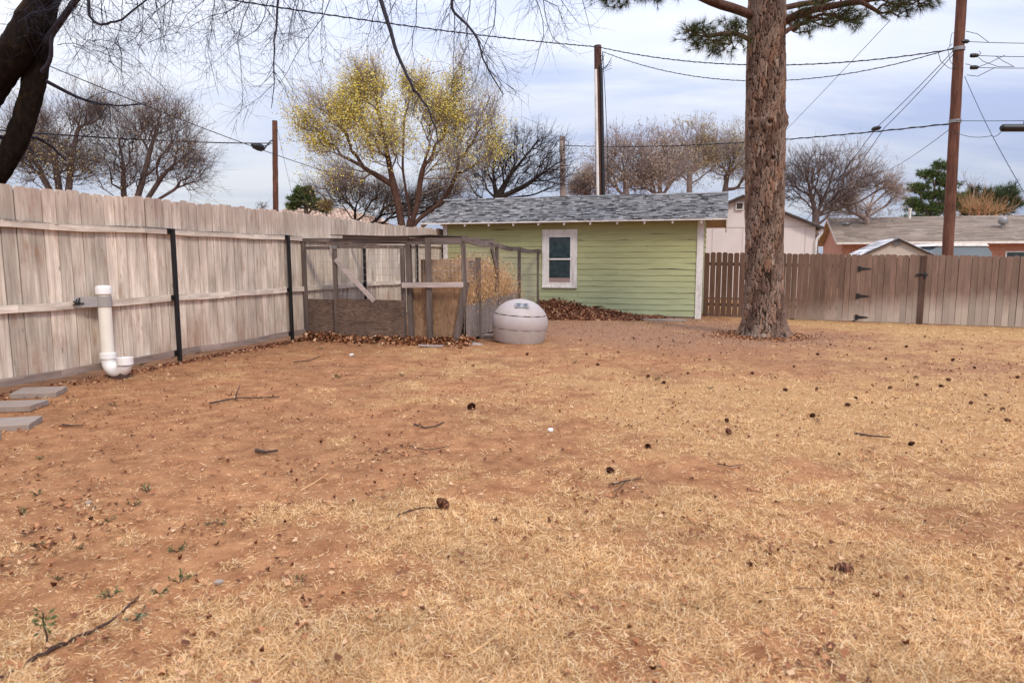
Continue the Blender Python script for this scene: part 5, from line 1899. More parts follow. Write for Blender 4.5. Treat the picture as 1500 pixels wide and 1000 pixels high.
# strands: pixel where they enter the top, pixel where they end, depth
for x0, x1, y1, Yd_ in [(90, 105, 120, 9), (120, 118, 90, 9.4), (140, 150, 70, 8.8), (160, 190, 95, 9.2), (180, 175, 130, 9.6), (205, 215, 105, 9), (230, 250, 120, 9.3), (250, 255, 85, 8.8), (270, 262, 105, 9),
                        (100, 90, 160, 10), (130, 140, 140, 9.8), (285, 330, 160, 9), (300, 345, 120, 8.8), (320, 318, 150, 9.4), (345, 372, 110, 9), (372, 395, 190, 9.1), (395, 430, 225, 9), (420, 435, 110, 9.3), (400, 378, 170, 9),
                        (440, 460, 70, 8.9), (480, 492, 120, 8.8), (500, 505, 175, 8.8), (520, 540, 85, 9.2), (548, 560, 110, 9), (600, 585, 90, 8.6), (625, 640, 90, 8.7), (660, 690, 165, 8.5), (690, 720, 120, 8.4),
                        (715, 745, 150, 8.5), (740, 768, 110, 8.6), (760, 800, 130, 8.4), (780, 815, 95, 8.5), (800, 825, 55, 8.5), (835, 868, 45, 8.5), (650, 655, 75, 9), (560, 600, 60, 9.5), (455, 420, 90, 9.6), (340, 300, 90, 9.8),
                        (200, 230, 60, 8.5), (240, 210, 75, 8.6), (150, 125, 60, 8.4), (60, 85, 60, 9.2), (20, 25, 60, 9.3), (40, 30, 40, 9)]:
    p0 = at(x0 + RNG.normal(0, 4), -70, Yd_)
    p1 = at(x1, y1, Yd_ + RNG.normal(0, .25))
    v = p1 - p0
    L = np.linalg.norm(v) * 1.03
    strand(p0, unit(v) + np.array([0, 0, .10]), L, .0085, .12, 0)
# a fan of fine twigs beside the trunk
for q in range(26):
    p = at(75 + 150 * RNG.random(), -20 + 110 * RNG.random(), 9.2 + RNG.random())
    strand(p, unit(np.array([.8, 0, -.25]) + RNG.normal(0, .6, 3)), .6 + .6 * RNG.random(), .006, .25, 1)
br.build('branch', M['elm_twig'], elm)

# ================================================================== poles and cables
def zt(px, py, Y): return at(px, py, Y)


pol = {}


def utility_pole(key, px_top, py_top, px_bot, py_bot, Y, dia, mat, label, topz=None):
    a, c = at(px_bot, py_bot, Y), at(px_top, py_top, Y)
    d = unit(c - a)
    base = a - d * (a[2] / d[2]) - d * .1
    top = c if topz is None else c + d * ((topz - c[2]) / d[2])
    r = empty('utility_pole', base, label, 'utility pole', 'wooden utility poles')
    b = MB()
    n = 24
    P = [base + (top - base) * q / n + (RNG.normal(0, .003, 3) if 0 < q < n else 0) for q in range(n + 1)]
    b.tube(P, np.linspace(dia / 2 * 1.08, dia / 2 * .92, n + 1), 16)
    b.build('shaft', mat, r, smooth=True)
    pol[key] = (r, base, top)
    return r


utility_pole('P1', 402.5, 177, 404, 315, 34, .27, M['pole'], 'short brown wooden pole rising behind the tall left fence')
utility_pole('P2', 875.5, 67, 878.5, 287, 27, .30, M['pole_dark'], 'black-brown wooden pole with white conduit behind the green shed')
utility_pole('P3', 823.5, 200, 824.5, 288, 40, .35, M['pole_grey'], 'short grey weathered pole behind the shed roof')
utility_pole('P4', 1408.5, 0, 1388, 372, 21, .29, M['pole'], 'tall reddish-brown utility pole behind the right fence', topz=11.5)


def tubepart(name, P, r, mat, parent, n=6):
    b = MB(); b.tube(P, r, n); return b.build(name, mat, parent, smooth=True)


r2, b2, t2 = pol['P2']
tubepart('conduit', [at(876.0, 290, 26.8) - UP * 4, at(876.0, 290, 26.8), at(872.5, 102, 26.8)], .055, M['white'], r2, 10)
tubepart('conduit', [at(884.2, 290, 26.85) - UP * 4, at(884.2, 290, 26.85), at(880.5, 102, 26.85), at(879, 96, 26.85)], .065, M['black'], r2, 10)
tubepart('ground_wire', [at(x_, y_, 26.9) for x_, y_ in ((883, 76), (884, 100), (886, 130), (888, 170), (890, 215), (891, 290))], .012, M['cable'], r2)
for q in range(5):
    tubepart('wire_loop', [at(883 + RNG.normal(0, 2), 80 + 8 * q_ + RNG.normal(0, 3), 26.9) + RNG.normal(0, .05, 3) for q_ in range(4)] + [at(896, 84 + 4 * q, 26.9)], .009, M['cable'], r2, 4)
r3, b3, t3 = pol['P3']
tubepart('wire_loop', [at(x_, y_, 39.8) for x_, y_ in ((826, 205), (832, 207), (834, 215), (830, 222), (827, 222))], .02, M['cable'], r3)
r4, b4, t4 = pol['P4']
for y_, x_ in ((72, 1404.5), (178, 1399)):
    b = MB()
    c = at(x_, y_, 21)
    b.tube([c - UP * .05, c + UP * .05], .165, 16)
    b.build('band', M['steel'], r4)
for px, py in ((1414, 61), (1428, 81.5), (1428, 99)):
    b = MB()
    c = at(px, py, 20.9)
    b.lathe([(.02, -.13), (.055, -.12), (.065, -.05), (.05, -.04), (.065, .0), (.05, .01), (.06, .06), (.02, .12)], c, 14, np.array([[0, 0, 1.], [0, 1, 0], [-1, 0, 0]]))
    b.build('insulator', M['black'], r4, smooth=True)
for pp in (((1395, 64), (1388, 72), (1392, 90), (1400, 101), (1403, 100)), ((1374, 76), (1378, 90), (1390, 100), (1402, 101)), ((1402, 45), (1394, 50), (1391, 68)), ((1415, 46), (1432, 50), (1448, 62)),
           ((1414, 94), (1420, 95), (1428, 99)), ((1416, 110), (1432, 112), (1458, 99)), ((1431, 82), (1440, 90), (1462, 98), (1486, 98)), ((1434, 98), (1450, 92), (1472, 81)), ((1458, 82), (1470, 90), (1484, 97)), ((1432, 83), (1437, 78), (1434, 75))):
    tubepart('wire_loop', [at(x_, y_, 20.85 + .1 * math.sin(x_)) for x_, y_ in pp], .009, M['cable'], r4, 4)


def cable(label, pts, sag, r, mat=None, name='overhead_cable', twist=0, n=40):
    P = []
    for a, c in zip(pts[:-1], pts[1:]):
        a, c = np.asarray(a), np.asarray(c)
        for q in range(n + 1):
            if q == 0 and P: continue
            t = q / n
            P.append(a + (c - a) * t - UP * sag * 4 * t * (1 - t))
    P = np.array(P)
    b = MB()
    b.tube(P, r, 6)
    if twist:
        L = np.concatenate([[0], np.cumsum(np.linalg.norm(np.diff(P, axis=0), axis=1))])
        tn = np.arange(0, L[-1], .09)
        Q = np.stack([np.interp(tn, L, P[:, c]) for c in range(3)], 1)
        a = tn * twist
        Q = Q + np.stack([0 * a, np.cos(a), np.sin(a)], 1) * r * 1.25
        b.tube(Q, r * .7, 5)
    o = b.build(name, mat or M['cable'], base=P[0], smooth=True)
    tag(o, label, 'cable')
    return o


p4a = at(1398, 72, 20.85)
P2t = at(876, 69, 26.8)
cable('thick twisted cable from the black pole up over the yard to the upper left', [at(250, -14, 16), P2t], .12, .016, twist=14)
cable('upper twisted cable strung from the black pole to the tall brown pole', [P2t, p4a], .55, .015, twist=16)
cable('lower sagging cable strung from the black pole to the tall brown pole', [at(883, 76, 26.8), at(1398, 70, 20.85)], 1.0, .012, twist=18)
cable('heavy black cable from the upper left tree to the short brown pole', [at(-60, 186, 20), at(398, 210, 33.8)], .12, .028)
b = MB(); b.tube([at(368, 209.5, 33.0) - UP * .05, at(372, 212, 33.1) - UP * .05, at(378, 215, 33.3), at(384, 217, 33.4), at(388, 218, 33.5)], [.05, .14, .19, .17, .05], 12)
b.tube([at(388, 217, 33.5), at(396, 207, 33.8), at(400, 205, 33.8)], .03, 6); b.tube([at(386, 214, 33.5), at(395, 212, 33.8)], .02, 6)
sc_ = b.build('splice_case', M['black'], base=at(378, 214, 33.3), smooth=True); tag(sc_, 'lumpy black splice hung on the cable beside the short brown pole', 'splice case')
cable('thin wire slanting down from the elm behind the short brown pole to the yellow tree', [at(70, 96, 22), at(560, 276, 40)], .25, .016)
cable('faint slack wire hanging from the short brown pole down to the roof', [at(405, 182, 34), at(432, 300, 40)], .15, .008)
cable('thick far cable crossing behind the pine trunk to the tall brown pole', [at(824, 213, 40), at(1396, 181, 21.1)], .3, .018, twist=9)
b = MB(); b.tube([at(1277, 190, 24.0), at(1280, 189, 23.9), at(1287, 187.4, 23.7), at(1290, 187, 23.6)], [.03, .075, .075, .03], 12)
tag(b.build('splice_case', M['black'], base=at(1283, 188.5, 23.8), smooth=True), 'small black splice on the cable left of the tall brown pole', 'splice case')
cable('house service wire dropping left from the top of the tall brown pole', [at(1397, 74, 20.9), at(1284, 187, 24.5), at(1150, 362, 30)], .05, .011)
cable('second house service wire just right of the first, dropping from the brown pole', [at(1398, 78, 20.9), at(1296, 187, 24.5), at(1215, 300, 40)], .05, .011)
cable('thin guy wire rising right from the pine trunk towards its boughs', [at(1150, 192, 30), at(1304, 30, 18)], .02, .008)
cable('thin wire slanting down left from the brown pole to the evergreen', [at(1398, 184, 21), at(1300, 250, 38)], .1, .010)
cable('blue-grey twisted wire slanting down right from the brown pole', [at(1413, 112, 20.9), at(1454, 200, 18.5), at(1530, 332, 15)], .03, .009, M['cable_blue'], twist=22)
cable('top level wire running right from the tall brown pole', [at(1414, 61, 20.9), at(1580, 63, 19)], .03, .009)
cable('middle level wire running right from the tall brown pole', [at(1428, 81.5, 20.9), at(1580, 82, 19)], .03, .009)
cable('third level wire running right from the tall brown pole', [at(1428, 99, 20.9), at(1580, 98, 19)], .03, .009)
cable('low wire running right from the brown pole above the black splice case', [at(1399, 177, 20.9), at(1580, 175, 17)], .02, .008)
cable('slack loop of wire from the brown pole to the black splice case', [at(1398, 193, 20.9), at(1452, 199, 18.6), at(1470, 188, 18)], .09, .008)
b = MB(); b.tube([at(1466, 187.5, 18), at(1468, 187.5, 18), at(1468.5, 187.5, 18), at(1580, 187.5, 17.6), at(1583, 187.5, 17.6)], [.055, .088, .096, .096, .06], 16)
b.tube([at(1500, 178, 17.9), at(1500, 187, 17.9)], .012, 6); b.tube([at(1560, 176, 17.6), at(1560, 187, 17.7)], .012, 6)
tag(b.build('splice_case', M['black'], base=at(1520, 187.5, 18), smooth=True), 'long black cylinder hung from the wires right of the brown pole', 'splice case')

# ================================================================== houses beyond the fences
def gable_house(root, o, e, n, w, dep, wh, rise, ov, wallm, roofm, edge=None, th=.10, ridge='n'):
    """gable facing -n (ridge along n). o is the middle of the front wall at the ground"""
    o, e, n = map(np.asarray, (o, e, n))
    h = w / 2
    b = MB()
    b.add([o - e * h, o + e * h, o + e * h + UP * wh, o + UP * (wh + rise), o - e * h + UP * wh] + [q + n * dep for q in (o - e * h, o + e * h, o + e * h + UP * wh, o + UP * (wh + rise), o - e * h + UP * wh)],
          [(0, 1, 2, 3, 4), (9, 8, 7, 6, 5), (1, 6, 7, 2), (0, 4, 9, 5)])
    wl = b.build('wall', wallm, root)
    sl = rise / h
    b = MB()
    for sg in (-1, 1):
        a = o + UP * (wh + rise + .01) - n * ov
        c = o + e * sg * (h + ov) + UP * (wh - sl * ov + .01) - n * ov
        L = n * (dep + 2 * ov)
        t = UP * th
        b.hexa([a, c, c + L, a + L, a + t, c + t, c + L + t, a + L + t] if sg > 0 else [c, a, a + L, c + L, c + t, a + t, a + L + t, c + L + t])
    rf = b.build('roof', edge or roofm, root)
    # shingle courses
    b = MB()
    nrow = max(6, int((h + ov) / .3))
    for sg in (-1, 1):
        for r_ in range(nrow):
            x0, x1 = (h + ov) * r_ / nrow, (h + ov) * (r_ + 1) / nrow + .02
            s = 0
            LL = dep + 2 * ov
            while s < LL:
                w_ = random.uniform(.3, .9)
                s1 = min(LL, s + w_)
                P = lambda x_, s_, dz: o + e * sg * x_ + n * (s_ - ov) + UP * (wh + rise - sl * x_ + th + .02 + dz)
                q = [P(x0, s, 0), P(x1, s, .0), P(x1, s1, .0), P(x0, s1, 0), P(x0, s, .004), P(x1, s, .022), P(x1, s1, .022), P(x0, s1, .004)]
                b.hexa(q if sg < 0 else q)
                s = s1
    b.build('shingles', roofm, rf)
    return wl, rf


Yw = 29.0
wc = at(1085, 380, Yw) * np.array([1, 1, 0])
house = empty('house', wc, 'cream gabled outbuilding with a small gable vent, directly behind the pine trunk', 'house')
wpeak = at(1085, 286, Yw)[2]
wl_, rf_ = gable_house(house, wc, RT, NB, 5.7, 7, 2.93, wpeak - 2.93 - .1, .28, M['cream_wall'], M['shingle_tan'], M['dark_trim'], th=.08)
b = MB()
c = at(1083.5, 302, Yw - .0) - NB * .03
for q in range(4): b.box(c + UP * (-.09 + .06 * q) - NB * .01, RT * .12, NB * .012 + UP * .012, UP * .012 - NB * .004)
b.build('vent', M['dark_trim'], house)
b = MB()
for sg in (-1, 1): b.box(c - NB * .0 + RT * sg * .14, RT * .02, NB * .02, UP * .15)
for sg in (-1, 1): b.box(c - NB * .0 + UP * sg * .14, RT * .12, NB * .018, UP * .02)
b.build('vent_frame', M['white'], house)
b = MB()
zc = at(1085, 333, Yw)[2]
b.box(wc - NB * .008 + UP * zc, RT * 2.83, NB * .006, UP * .012)
for q in np.arange(-2.4, 2.5, 1.22): b.box(wc - NB * .008 + RT * q + UP * (zc / 2), RT * .008, NB * .006, UP * zc / 2)
b.build('wall_seam', M['beige'], house)
ec = wc + RT * 2.87
b = MB(); b.beam(ec - NB * .2 + UP * 2.84 + RT * .22, ec + NB * 7 + UP * 2.84 + RT * .22, .1, .11); b.build('gutter', M['white'], house)
tubepart('downspout', [ec + RT * .22 + UP * 2.80 - NB * .12, ec + RT * .2 + UP * 2.68 - NB * .12, ec + RT * .04 + UP * 2.45 - NB * .05, ec + RT * .02 + UP * 2.3 - NB * .05, ec + RT * .02 - NB * .05 + UP * .1], .05, M['white'], house, 8)

# brick house with the long tan roof
Yb_ = 42.0
fl_ = at(1226, 357, Yb_)
o0 = fl_ * np.array([1, 1, 0])
bh = empty('house', o0, 'long low red brick house with a tan shingle roof at the far right', 'house')
ez = fl_[2]
BL, BD = 22.0, 9.0
rzz = at(1205, 322, Yb_ + 4.3)[2]
SLB = (rzz - ez) / (BD / 2 + .5)


def bp(s, d, z): return o0 + RT * s + NB * d + UP * z


b = MB()
b.add([bp(.4, .5, 0), bp(BL, .5, 0), bp(BL, BD, 0), bp(.4, BD, 0), bp(.4, .5, ez), bp(BL, .5, ez), bp(BL, BD, ez), bp(.4, BD, ez), bp(.4, BD / 2 + .25, rzz - .12), bp(BL, BD / 2 + .25, rzz - .12)],
      [(0, 1, 5, 4), (2, 3, 7, 6), (3, 0, 4, 8, 7), (1, 2, 6, 9, 5), (4, 5, 9, 8), (6, 7, 8, 9)])
b.build('wall', M['brick'], bh)
b = MB()
hm = BD / 2 + .25
for s0, s1, d0, d1 in ((0, BL + .4, 0, hm), (0, BL + .4, BD + .5, hm)):
    b.add([bp(s0, d0, ez), bp(s1, d0, ez), bp(s1, d1, rzz), bp(s0, d1, rzz), bp(s0, d0, ez + .12), bp(s1, d0, ez + .12), bp(s1, d1, rzz + .12), bp(s0, d1, rzz + .12)],
          [(0, 3, 2, 1), (4, 5, 6, 7), (0, 1, 5, 4), (1, 2, 6, 5), (2, 3, 7, 6), (3, 0, 4, 7)])
rfb = b.build('roof', M['tan_soffit'], bh)
b = MB()
for r_ in range(24):
    d0, d1 = hm * r_ / 24 - .02, hm * (r_ + 1) / 24 + .02
    s = -.02
    while s < BL + .4:
        s1 = min(BL + .42, s + random.uniform(.3, 1.1))
        z0, z1 = ez + .125 + (rzz - ez) * r_ / 24, ez + .125 + (rzz - ez) * (r_ + 1) / 24
        b.hexa([bp(s, d0, z0), bp(s1, d0, z0), bp(s1, d1, z1), bp(s, d1, z1), bp(s, d0, z0 + .03), bp(s1, d0, z0 + .03), bp(s1, d1, z1 + .005), bp(s, d1, z1 + .005)])
        s = s1
b.build('shingles', M['shingle_tan'], rfb)
b = MB(); b.beam(bp(-.02, -.04, ez + .03), bp(BL + .4, -.04, ez + .03), .06, .14, side=NB); b.build('gutter', M['white'], bh)
b = MB(); b.beam(bp(-.03, .0, ez + .03), bp(-.03, hm, rzz + .03), .04, .16, side=RT); b.build('barge_board', M['beige'], bh)
tubepart('downspout', [bp(2.6, .02, ez - .02), bp(2.5, .05, ez - .15), bp(2.1, .40, ez - .45), bp(2.1, .42, .1)], .05, M['white'], bh, 8)
for s_, wd in ((4.4, 1.2), (9.0, 1.6), (15.5, 1.6)):
    b = MB(); b.beam(bp(s_, .46, 1.55), bp(s_ + wd, .46, 1.55), .05, 1.1, side=NB); w_ = b.build('window', M['white'], bh)
    b = MB(); b.beam(bp(s_ + .08, .425, 1.55), bp(s_ + wd - .08, .425, 1.55), .02, .95, side=NB); b.build('pane', M['glass'], w_)
for px, py, d_, kind in ((1254, 332, 3.2, 0), (1490, 341, 2.2, 1), (1348.5, 323, 4.4, 2)):
    Yv = 42 + 2.5
    sv = 0.0
    lo, hi = -2, 26
    for _ in range(40):
        mm = (lo + hi) / 2
        q = bp(mm, d_, 3)
        if q[0] / q[1] < (px - 750) / 1000 / (CT + .05): lo = mm
        else: hi = mm
    c = bp(lo, d_, ez + .12 + SLB * d_)
    b = MB()
    if kind == 0: b.lathe([(.14, -.05), (.14, .10), (.26, .12), (.22, .2), (.05, .24)], c, 12)
    elif kind == 1: b.lathe([(.12, -.1), (.12, .3), (.24, .32), (.28, .5), (.2, .68), (.05, .72)], c, 14)
    else: b.lathe([(.09, -.3), (.09, .62), (.12, .63), (.12, .72), (.02, .73)], c, 10)
    b.build('roof_vent', M['steel'] if kind != 2 else M['white'], bh, smooth=True)

# little gabled shed by the fence
Ys = 24.5
sc0 = at(1313, 380, Ys) * np.array([1, 1, 0])
ls = empty('storage_shed', sc0, 'small beige gabled storage shed with a round vent peeping over the brown fence', 'shed')
pk = at(1313, 349, Ys)[2]
hw = 1.30
gable_house(ls, sc0, RT, NB, 2 * hw, 2.8, pk - .72, .66, .12, M['beige'], M['shingle_pale'], M['dark_trim'], th=.045)
c = at(1313.5, 353.5, Ys) - NB * .03
b = MB()
b.lathe([(.14, 0), (.14, .03), (.12, .032)], c, 20, np.stack([RT, UP, -NB], 1)); vt = b.build('vent', M['steel'], ls)
b = MB()
for q in range(4): b.box(c - NB * .035 + UP * (-.075 + .05 * q), RT * .085, NB * .004, UP * .013)
b.build('slat', M['dark_trim'], vt)

# trailer parked behind the fence
Yt = 27.5
tl, tr_ = at(1366, 363, Yt), at(1456, 360, Yt - .5)
tb = np.array([(tl[0] + tr_[0]) / 2, Yt, 0])
tra = empty('camper_trailer', tb, 'blue-grey trailer body with a pale roof edge behind the brown fence', 'trailer')
ztop = at(1400, 358, Yt)[2]
hl = (tr_[0] - tl[0]) / 2 + .22


def tp(x_, d_, z_): return tb + np.array([1, -.05, 0]) * x_ + np.array([.05, 1, 0]) * d_ + UP * z_


b = MB()
prof = [(-hl, .55), (hl, .55), (hl + .04, ztop - .35), (hl - .18, ztop - .06), (-hl + .5, ztop - .05), (-hl - .05, ztop - .45)]
b.prism(prof, tb + np.array([0, 0, 0]), np.array([1, -.05, 0]), UP, np.array([.05, 1, 0]), 2.1)
b.build('body', M['trailer'], tra, bevel=.03)
b = MB()
b.hexa([tp(-hl + .2, -.05, ztop - .07), tp(hl - .12, -.05, ztop - .07), tp(hl - .12, 2.15, ztop - .07), tp(-hl + .2, 2.15, ztop - .07), tp(-hl + .4, -.03, ztop + .03), tp(hl - .2, -.03, ztop + .03), tp(hl - .2, 2.1, ztop + .03), tp(-hl + .4, 2.1, ztop + .03)])
b.build('roof', M['white'], tra, bevel=.01)
for x_ in (-.5, .35):
    b = MB(); c = tp(x_, -.02, .34); b.lathe([(.1, -.09), (.31, -.09), (.34, -.05), (.34, .05), (.31, .09), (.1, .09)], c, 20, np.stack([RT, UP, NB], 1)); b.build('wheel', M['black'], tra)

# tiled house beyond the left fence
Yh = 52.0
hc = at(430, 380, Yh) * np.array([1, 1, 0])
th_h = empty('house', hc, 'low pinkish house with a clay tile roof showing above the tall left fence', 'house')
hz, hr_ = at(500, 326, Yh)[2], at(415, 304, Yh + 2)[2]
b = MB()
x0, x1 = -2.9, 7.0
b.hexa([hc + np.array([x0 + .4, .4, 0]), hc + np.array([x1 - .4, .4, 0]), hc + np.array([x1 - .4, 6, 0]), hc + np.array([x0 + .4, 6, 0]), hc + np.array([x0 + .4, .4, hz]), hc + np.array([x1 - .4, .4, hz]), hc + np.array([x1 - .4, 6, hz]), hc + np.array([x0 + .4, 6, hz])])
b.build('wall', M['cream_wall'], th_h)
b = MB()
nrow = 10
for r_ in range(nrow):
    f0, f1 = r_ / nrow, (r_ + 1) / nrow + .03
    xa, xb = x0 + 1.6 * f0, x1 - 4.2 * f0
    s = xa
    while s < xb:
        s1 = s + .28
        P = lambda x_, f: hc + np.array([x_, 3.2 * f, hz + (hr_ - hz) * f])
        m0 = (s + s1) / 2
        b.add([P(s, f0) + UP * .02, P(m0, f0) + UP * .13, P(s1, f0) + UP * .02, P(s1, f1) + UP * .0, P(m0, f1) + UP * .09, P(s, f1) + UP * .0], [(0, 1, 4, 5), (1, 2, 3, 4), (0, 2, 1)])
        s = s1
P = lambda x_, y_, z_: hc + np.array([x_, y_, z_])
b.add([P(x0, 0, hz), P(x1, 0, hz), P(x1 - 4.2, 3.2, hr_), P(x0 + 1.6, 3.2, hr_), P(x0, 6.4, hz), P(x1, 6.4, hz)], [(0, 1, 2, 3), (1, 5, 2), (5, 4, 3, 2), (4, 0, 3), (0, 4, 5, 1)])
b.build('roof', M['tile'], th_h)
b = MB()
gp = at(398, 322, Yh - 1.5)
pkz = at(398, 306, Yh - 1.5)[2]
b.add([gp + np.array([-1.0, 0, -1.4]), gp + np.array([1.0, 0, -1.4]), gp + np.array([1.0, 0, -.1]), np.array([gp[0], gp[1], pkz]), gp + np.array([-1.0, 0, -.1])] +
      [q + np.array([0, 2.5, 0]) for q in (gp + np.array([-1.0, 0, -1.4]), gp + np.array([1.0, 0, -1.4]), gp + np.array([1.0, 0, -.1]), np.array([gp[0], gp[1], pkz]), gp + np.array([-1.0, 0, -.1]))],
      [(0, 1, 2, 3, 4), (9, 8, 7, 6, 5), (1, 6, 7, 2), (2, 7, 8, 3), (3, 8, 9, 4), (4, 9, 5, 0)])
b.build('porch_gable', plain('pink_gable', (.50, .33, .29), .8), th_h)

# ================================================================== small things on the ground
def cone_mesh(base):
    b = MB()
    L, Rm = .085, .033
    for ring in range(9):
        t = ring / 8
        rr = Rm * math.sin(math.pi * (.18 + .76 * t)) ** .8
        for q in range(9):
            a = 2 * math.pi * (q + .5 * (ring % 2)) / 9
            c = np.array([math.cos(a), math.sin(a), 0]); tt2 = np.array([-math.sin(a), math.cos(a), 0])
            p = base + UP * (t * L)
            w_ = .011 * (.6 + rr / Rm)
            b.add([p + c * rr * .25 - tt2 * w_ * .4, p + c * rr * .25 + tt2 * w_ * .4, p + c * rr + tt2 * w_ + UP * .010, p + c * (rr + .006) + UP * .014, p + c * rr - tt2 * w_ + UP * .010, p + c * rr * .9 + UP * .002],
                  [(0, 1, 2, 3, 4), (0, 5, 1), (1, 5, 2), (2, 5, 3), (3, 5, 4), (4, 5, 0)])
    b.tube([base, base + UP * L], [.009, .004], 6)
    return b


pc0 = cone_mesh(np.zeros(3)).build('pine_cone', M['cone'], base=(0, 0, 0))
first = True
SPECIAL = [(1250, 842, 1.12, 'dark open pine cone lying alone in the straw at the lower right'), (656, 750, .95, 'grey-brown pine cone at the right end of a thin stick in mid yard'), (695, 597, 1.1, 'dark red pine cone standing alone on the lawn in the middle of the yard')]
cones = [(px, py, s_, lb, None) for px, py, s_, lb in SPECIAL]
gen = 'small dark pine cone lying on the straw among the scattered cones near the pine'
for px, py in [(1195, 520), (1165, 538), (1272, 511), (1373, 514), (1411, 509), (1298, 526), (1393, 529), (1325, 508), (1356, 491), (1194, 572), (1256, 586), (1280, 566), (1338, 554),
               (1343, 565), (1375, 566), (1393, 558), (1420, 592), (1467, 603), (1237, 595), (1487, 553), (1330, 655), (1187, 612), (1193, 618), (1065, 620), (1105, 548), (1040, 528), (975, 562), (952, 552), (966, 508), (905, 517), (1446, 581),
               (860, 520), (930, 497), (873, 535), (770, 520), (692, 537), (1154, 574), (1430, 540), (1010, 548), (1300, 570), (1390, 545), (1215, 505), (1240, 520), (985, 500), (1012, 502), (1480, 620), (948, 655), (1070, 640)]:
    cones.append((px, py, (.42 + .22 * random.random()) * (1 if py < 600 else 1.15), gen, 'small pine cones scattered round the pine'))
cones += [(888, 690, .7, 'brown pine cone lying between two thin sticks in the centre right lawn', None)]
for px, py, s_, lb, grp in cones:
    o = pc0 if first else pc0.copy()
    if not first: COL.objects.link(o)
    first = False
    g = ground_px(px, py)
    o.location = (g[0], g[1], float(gz(g[0], g[1])) + .028 * s_ + .004)
    o.scale = (s_, s_, s_)
    o.rotation_euler = (R(random.uniform(55, 110)), R(random.uniform(-20, 20)), R(random.uniform(0, 360)))
    tag(o, lb, 'pine cone', grp)

# sticks
STICKS = [([(306, 594), (330, 590), (352, 586), (380, 585), (410, 583)], .010, [[(345, 587), (347, 578), (352, 568)]], 'forked dark stick lying on the dirt before the tall fence'),
          ([(606, 624), (622, 628), (638, 627), (650, 619)], .010, [], 'short curved dark stick in the middle of the yard'),
          ([(375, 664), (390, 666), (407, 664)], .017, [], 'short thick dark stick on the left side of the yard'),
          ([(582, 757), (600, 751), (622, 748), (650, 747)], .006, [[(582, 757), (584, 763)]], 'thin bent stick leading to the grey-brown pine cone'),
          ([(892, 714), (915, 707), (940, 704)], .006, [[(917, 706), (908, 720), (898, 727)]], 'thin forked stick on the straw right of centre'),
          ([(1052, 683), (1070, 687), (1090, 683)], .005, [], 'slender curved twig on the straw in the right half of the yard'),
          ([(1250, 637), (1275, 641), (1305, 645)], .011, [], 'straight dark stick lying on the pale lawn at the right'),
          ([(430, 533), (450, 531), (470, 524)], .010, [], 'small dark stick near the foot of the second black fence post'),
          ([(92, 626), (105, 627), (122, 627)], .010, [], 'short dark stick beside the pavers'),
          ([(680, 965), (715, 945), (744, 920)], .004, [], 'thin pale grass stalk lying in the foreground'),
          ([(440, 720), (462, 708), (482, 694)], .004, [], 'pale dry stalk on the reddish dirt left of centre'),
          ([(600, 655), (625, 660), (660, 655)], .005, [], 'thin curved twig below the short curved stick in mid yard'),
          ([(1120, 870), (1160, 864), (1215, 863)], .003, [], 'hair-thin twig in the straw left of the big pine cone')]
for path_, r_, subs, lb in STICKS:
    b = MB()
    G = [ground_px(*q) for q in path_]
    G = [np.array([g[0], g[1], float(gz(g[0], g[1])) + .012 + r_]) for g in G]
    b.tube(np.array(G) + RNG.normal(0, .004, (len(G), 3)), np.linspace(r_, r_ * .6, len(G)), 6)
    for sp_ in subs:
        H = [ground_px(*q) for q in sp_]
        H = [np.array([g[0], g[1], float(gz(g[0], g[1])) + .014 + r_ + .01 * k_]) for k_, g in enumerate(H)]
        b.tube(H, np.linspace(r_ * .8, r_ * .4, len(H)), 5)
    tag(b.build('stick', M['twig'] if 'stalk' not in lb else M['straw'], base=G[0]), lb, 'stick', 'sticks lying about the yard')

# surface root running to the lower left corner
G = []
for q in [(-20, 1012), (20, 985), (60, 962), (100, 944), (140, 926), (170, 908), (195, 886), (206, 878)]:
    g = ground_px(*q); G.append(np.array([g[0], g[1], float(gz(g[0], g[1])) + .012]))
Gq = np.array(G); Gr = np.linspace(.011, .004, len(G))
for _ in range(2): Gq, Gr = smooth_chain(Gq, Gr)
Gq = Gq + RNG.normal(0, .004, Gq.shape); Gr = Gr * (1 + RNG.normal(0, .15, len(Gr)))
b = MB(); b.tube(Gq, Gr, 7)
tag(b.build('surface_root', M['hose'], base=G[0], smooth=True), 'dark root snaking over the dirt in the lower left corner', 'root')


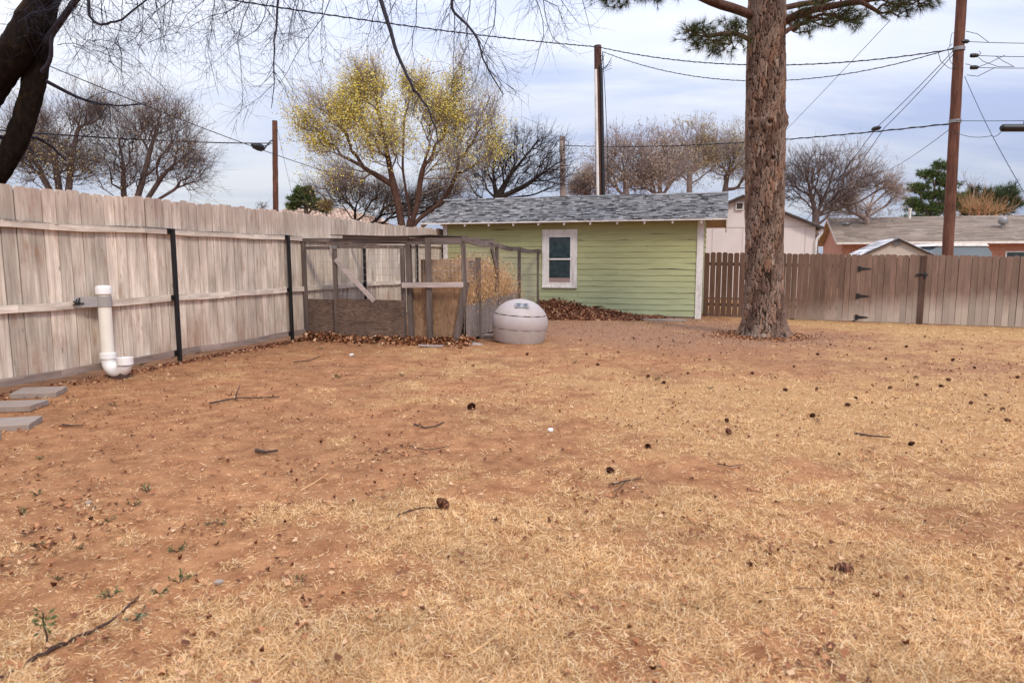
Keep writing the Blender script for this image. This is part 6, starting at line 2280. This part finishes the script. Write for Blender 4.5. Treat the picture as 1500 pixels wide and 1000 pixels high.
def weed(px, py, h, kind, lb, grp=None):
    g = ground_px(px, py)
    base = np.array([g[0], g[1], float(gz(g[0], g[1]))])
    r = empty('weed', base, lb, 'weed', grp)
    t = Tubes()
    n = 7 if kind != 'sapling' else 1
    tips, dirs = [], []
    if kind == 'sapling':
        P = np.array([base, base + UP * h * .35 + RT * .01, base + UP * h * .7 - RT * .006, base + UP * h])
        t.add(P, np.linspace(.005, .003, 4), 5)
        for q in range(36):
            f = .55 + .5 * RNG.random()
            d = unit(RNG.normal(0, 1, 3) + UP * .5)
            tips.append(base + UP * h * f + d * .02); dirs.append(d)
    else:
        for q in range(n):
            a = RNG.random() * 6.28
            d = unit(np.array([math.cos(a), math.sin(a), .35 + .7 * RNG.random()]))
            P = np.array([base, base + d * h * .6, base + d * h])
            t.add(P, [.002, .0015, .001], 3)
            for k_ in range(5):
                dd = unit(d + RNG.normal(0, .6, 3))
                tips.append(base + d * h * (.3 + .7 * RNG.random())); dirs.append(dd)
    t.build('stem', M['twig'], r)
    tips, dirs = np.array(tips), np.array(dirs)
    Nn = unit(np.cross(dirs, RNG.normal(0, 1, dirs.shape)))
    L = h * (.35 if kind != 'sapling' else .2) * (.7 + .6 * RNG.random(len(tips)))
    V, F = diamonds(tips + dirs * L[:, None] / 2, dirs, Nn, L, L * .38)
    np_mesh('leaves', V, [F], M['sage'] if kind == 'sage' else M['weed'], r)


weed(68, 950, .15, 'sapling', 'dark leafy sapling beside the root in the lower left corner')
weed(260, 810, .06, 'weed', 'small green weed in the reddish dirt, upper one of a close pair')
weed(264, 856, .07, 'weed', 'tufted green weed just right of the root tip')
weed(196, 910, .07, 'sage', 'pale grey-green flat weed touching the root')
weed(163, 876, .055, 'weed', 'green weed between the sapling and the root tip')
for px, py, h in [(196, 742, .05), (325, 770, .05), (160, 765, .04), (235, 872, .05), (30, 755, .05), (56, 726, .05), (470, 512, .06), (498, 553, .09), (590, 552, .06), (216, 722, .06), (85, 850, .04), (55, 803, .04), (840, 532, .06), (165, 595, .05), (305, 770, .03), (440, 852, .04), (1040, 570, .05), (960, 557, .07), (60, 672, .04), (270, 520, .06), (205, 535, .08), (120, 805, .035)]:
    weed(px, py, h, 'weed', 'tiny green weed sprouting from the bare dirt on the left side of the yard', 'tiny weeds sprouting in the dirt') if px < 700 else weed(px, py, h, 'weed', 'tiny grey-green weed in the straw before the green shed', 'tiny weeds before the shed')
weed(942, 462, .30, 'sage', 'pale grey-green weed growing against the green shed')
weed(895, 455, .34, 'sage', 'taller pale weed by the leaf heap at the shed wall')
# bits of white litter
for px, py, s_, lb in [(807, 631, .03, 'small white scrap on the lawn in mid yard'), (320, 858, .022, 'pale pebble on the dirt right of the green weeds'), (130, 742, .02, 'white chip on the dirt at the left'), (515, 521, .045, 'grey-white crumpled scrap on the dirt before the pen')]:
    g = ground_px(px, py); z = float(gz(g[0], g[1]))
    b = MB()
    k_ = 7
    pr_ = [(s_ * (.7 + .5 * random.random()) * math.cos(6.283 * q / k_), s_ * (.5 + .5 * random.random()) * math.sin(6.283 * q / k_)) for q in range(k_)]
    b.prism(pr_, np.array([g[0], g[1], z + .012]), np.array([1, 0, .12]), np.array([0, 1, .25]), UP, s_ * .45)
    tag(b.build('litter_scrap', M['concrete'] if 'p' in lb[:12] else M['white'], base=g), lb, 'litter')
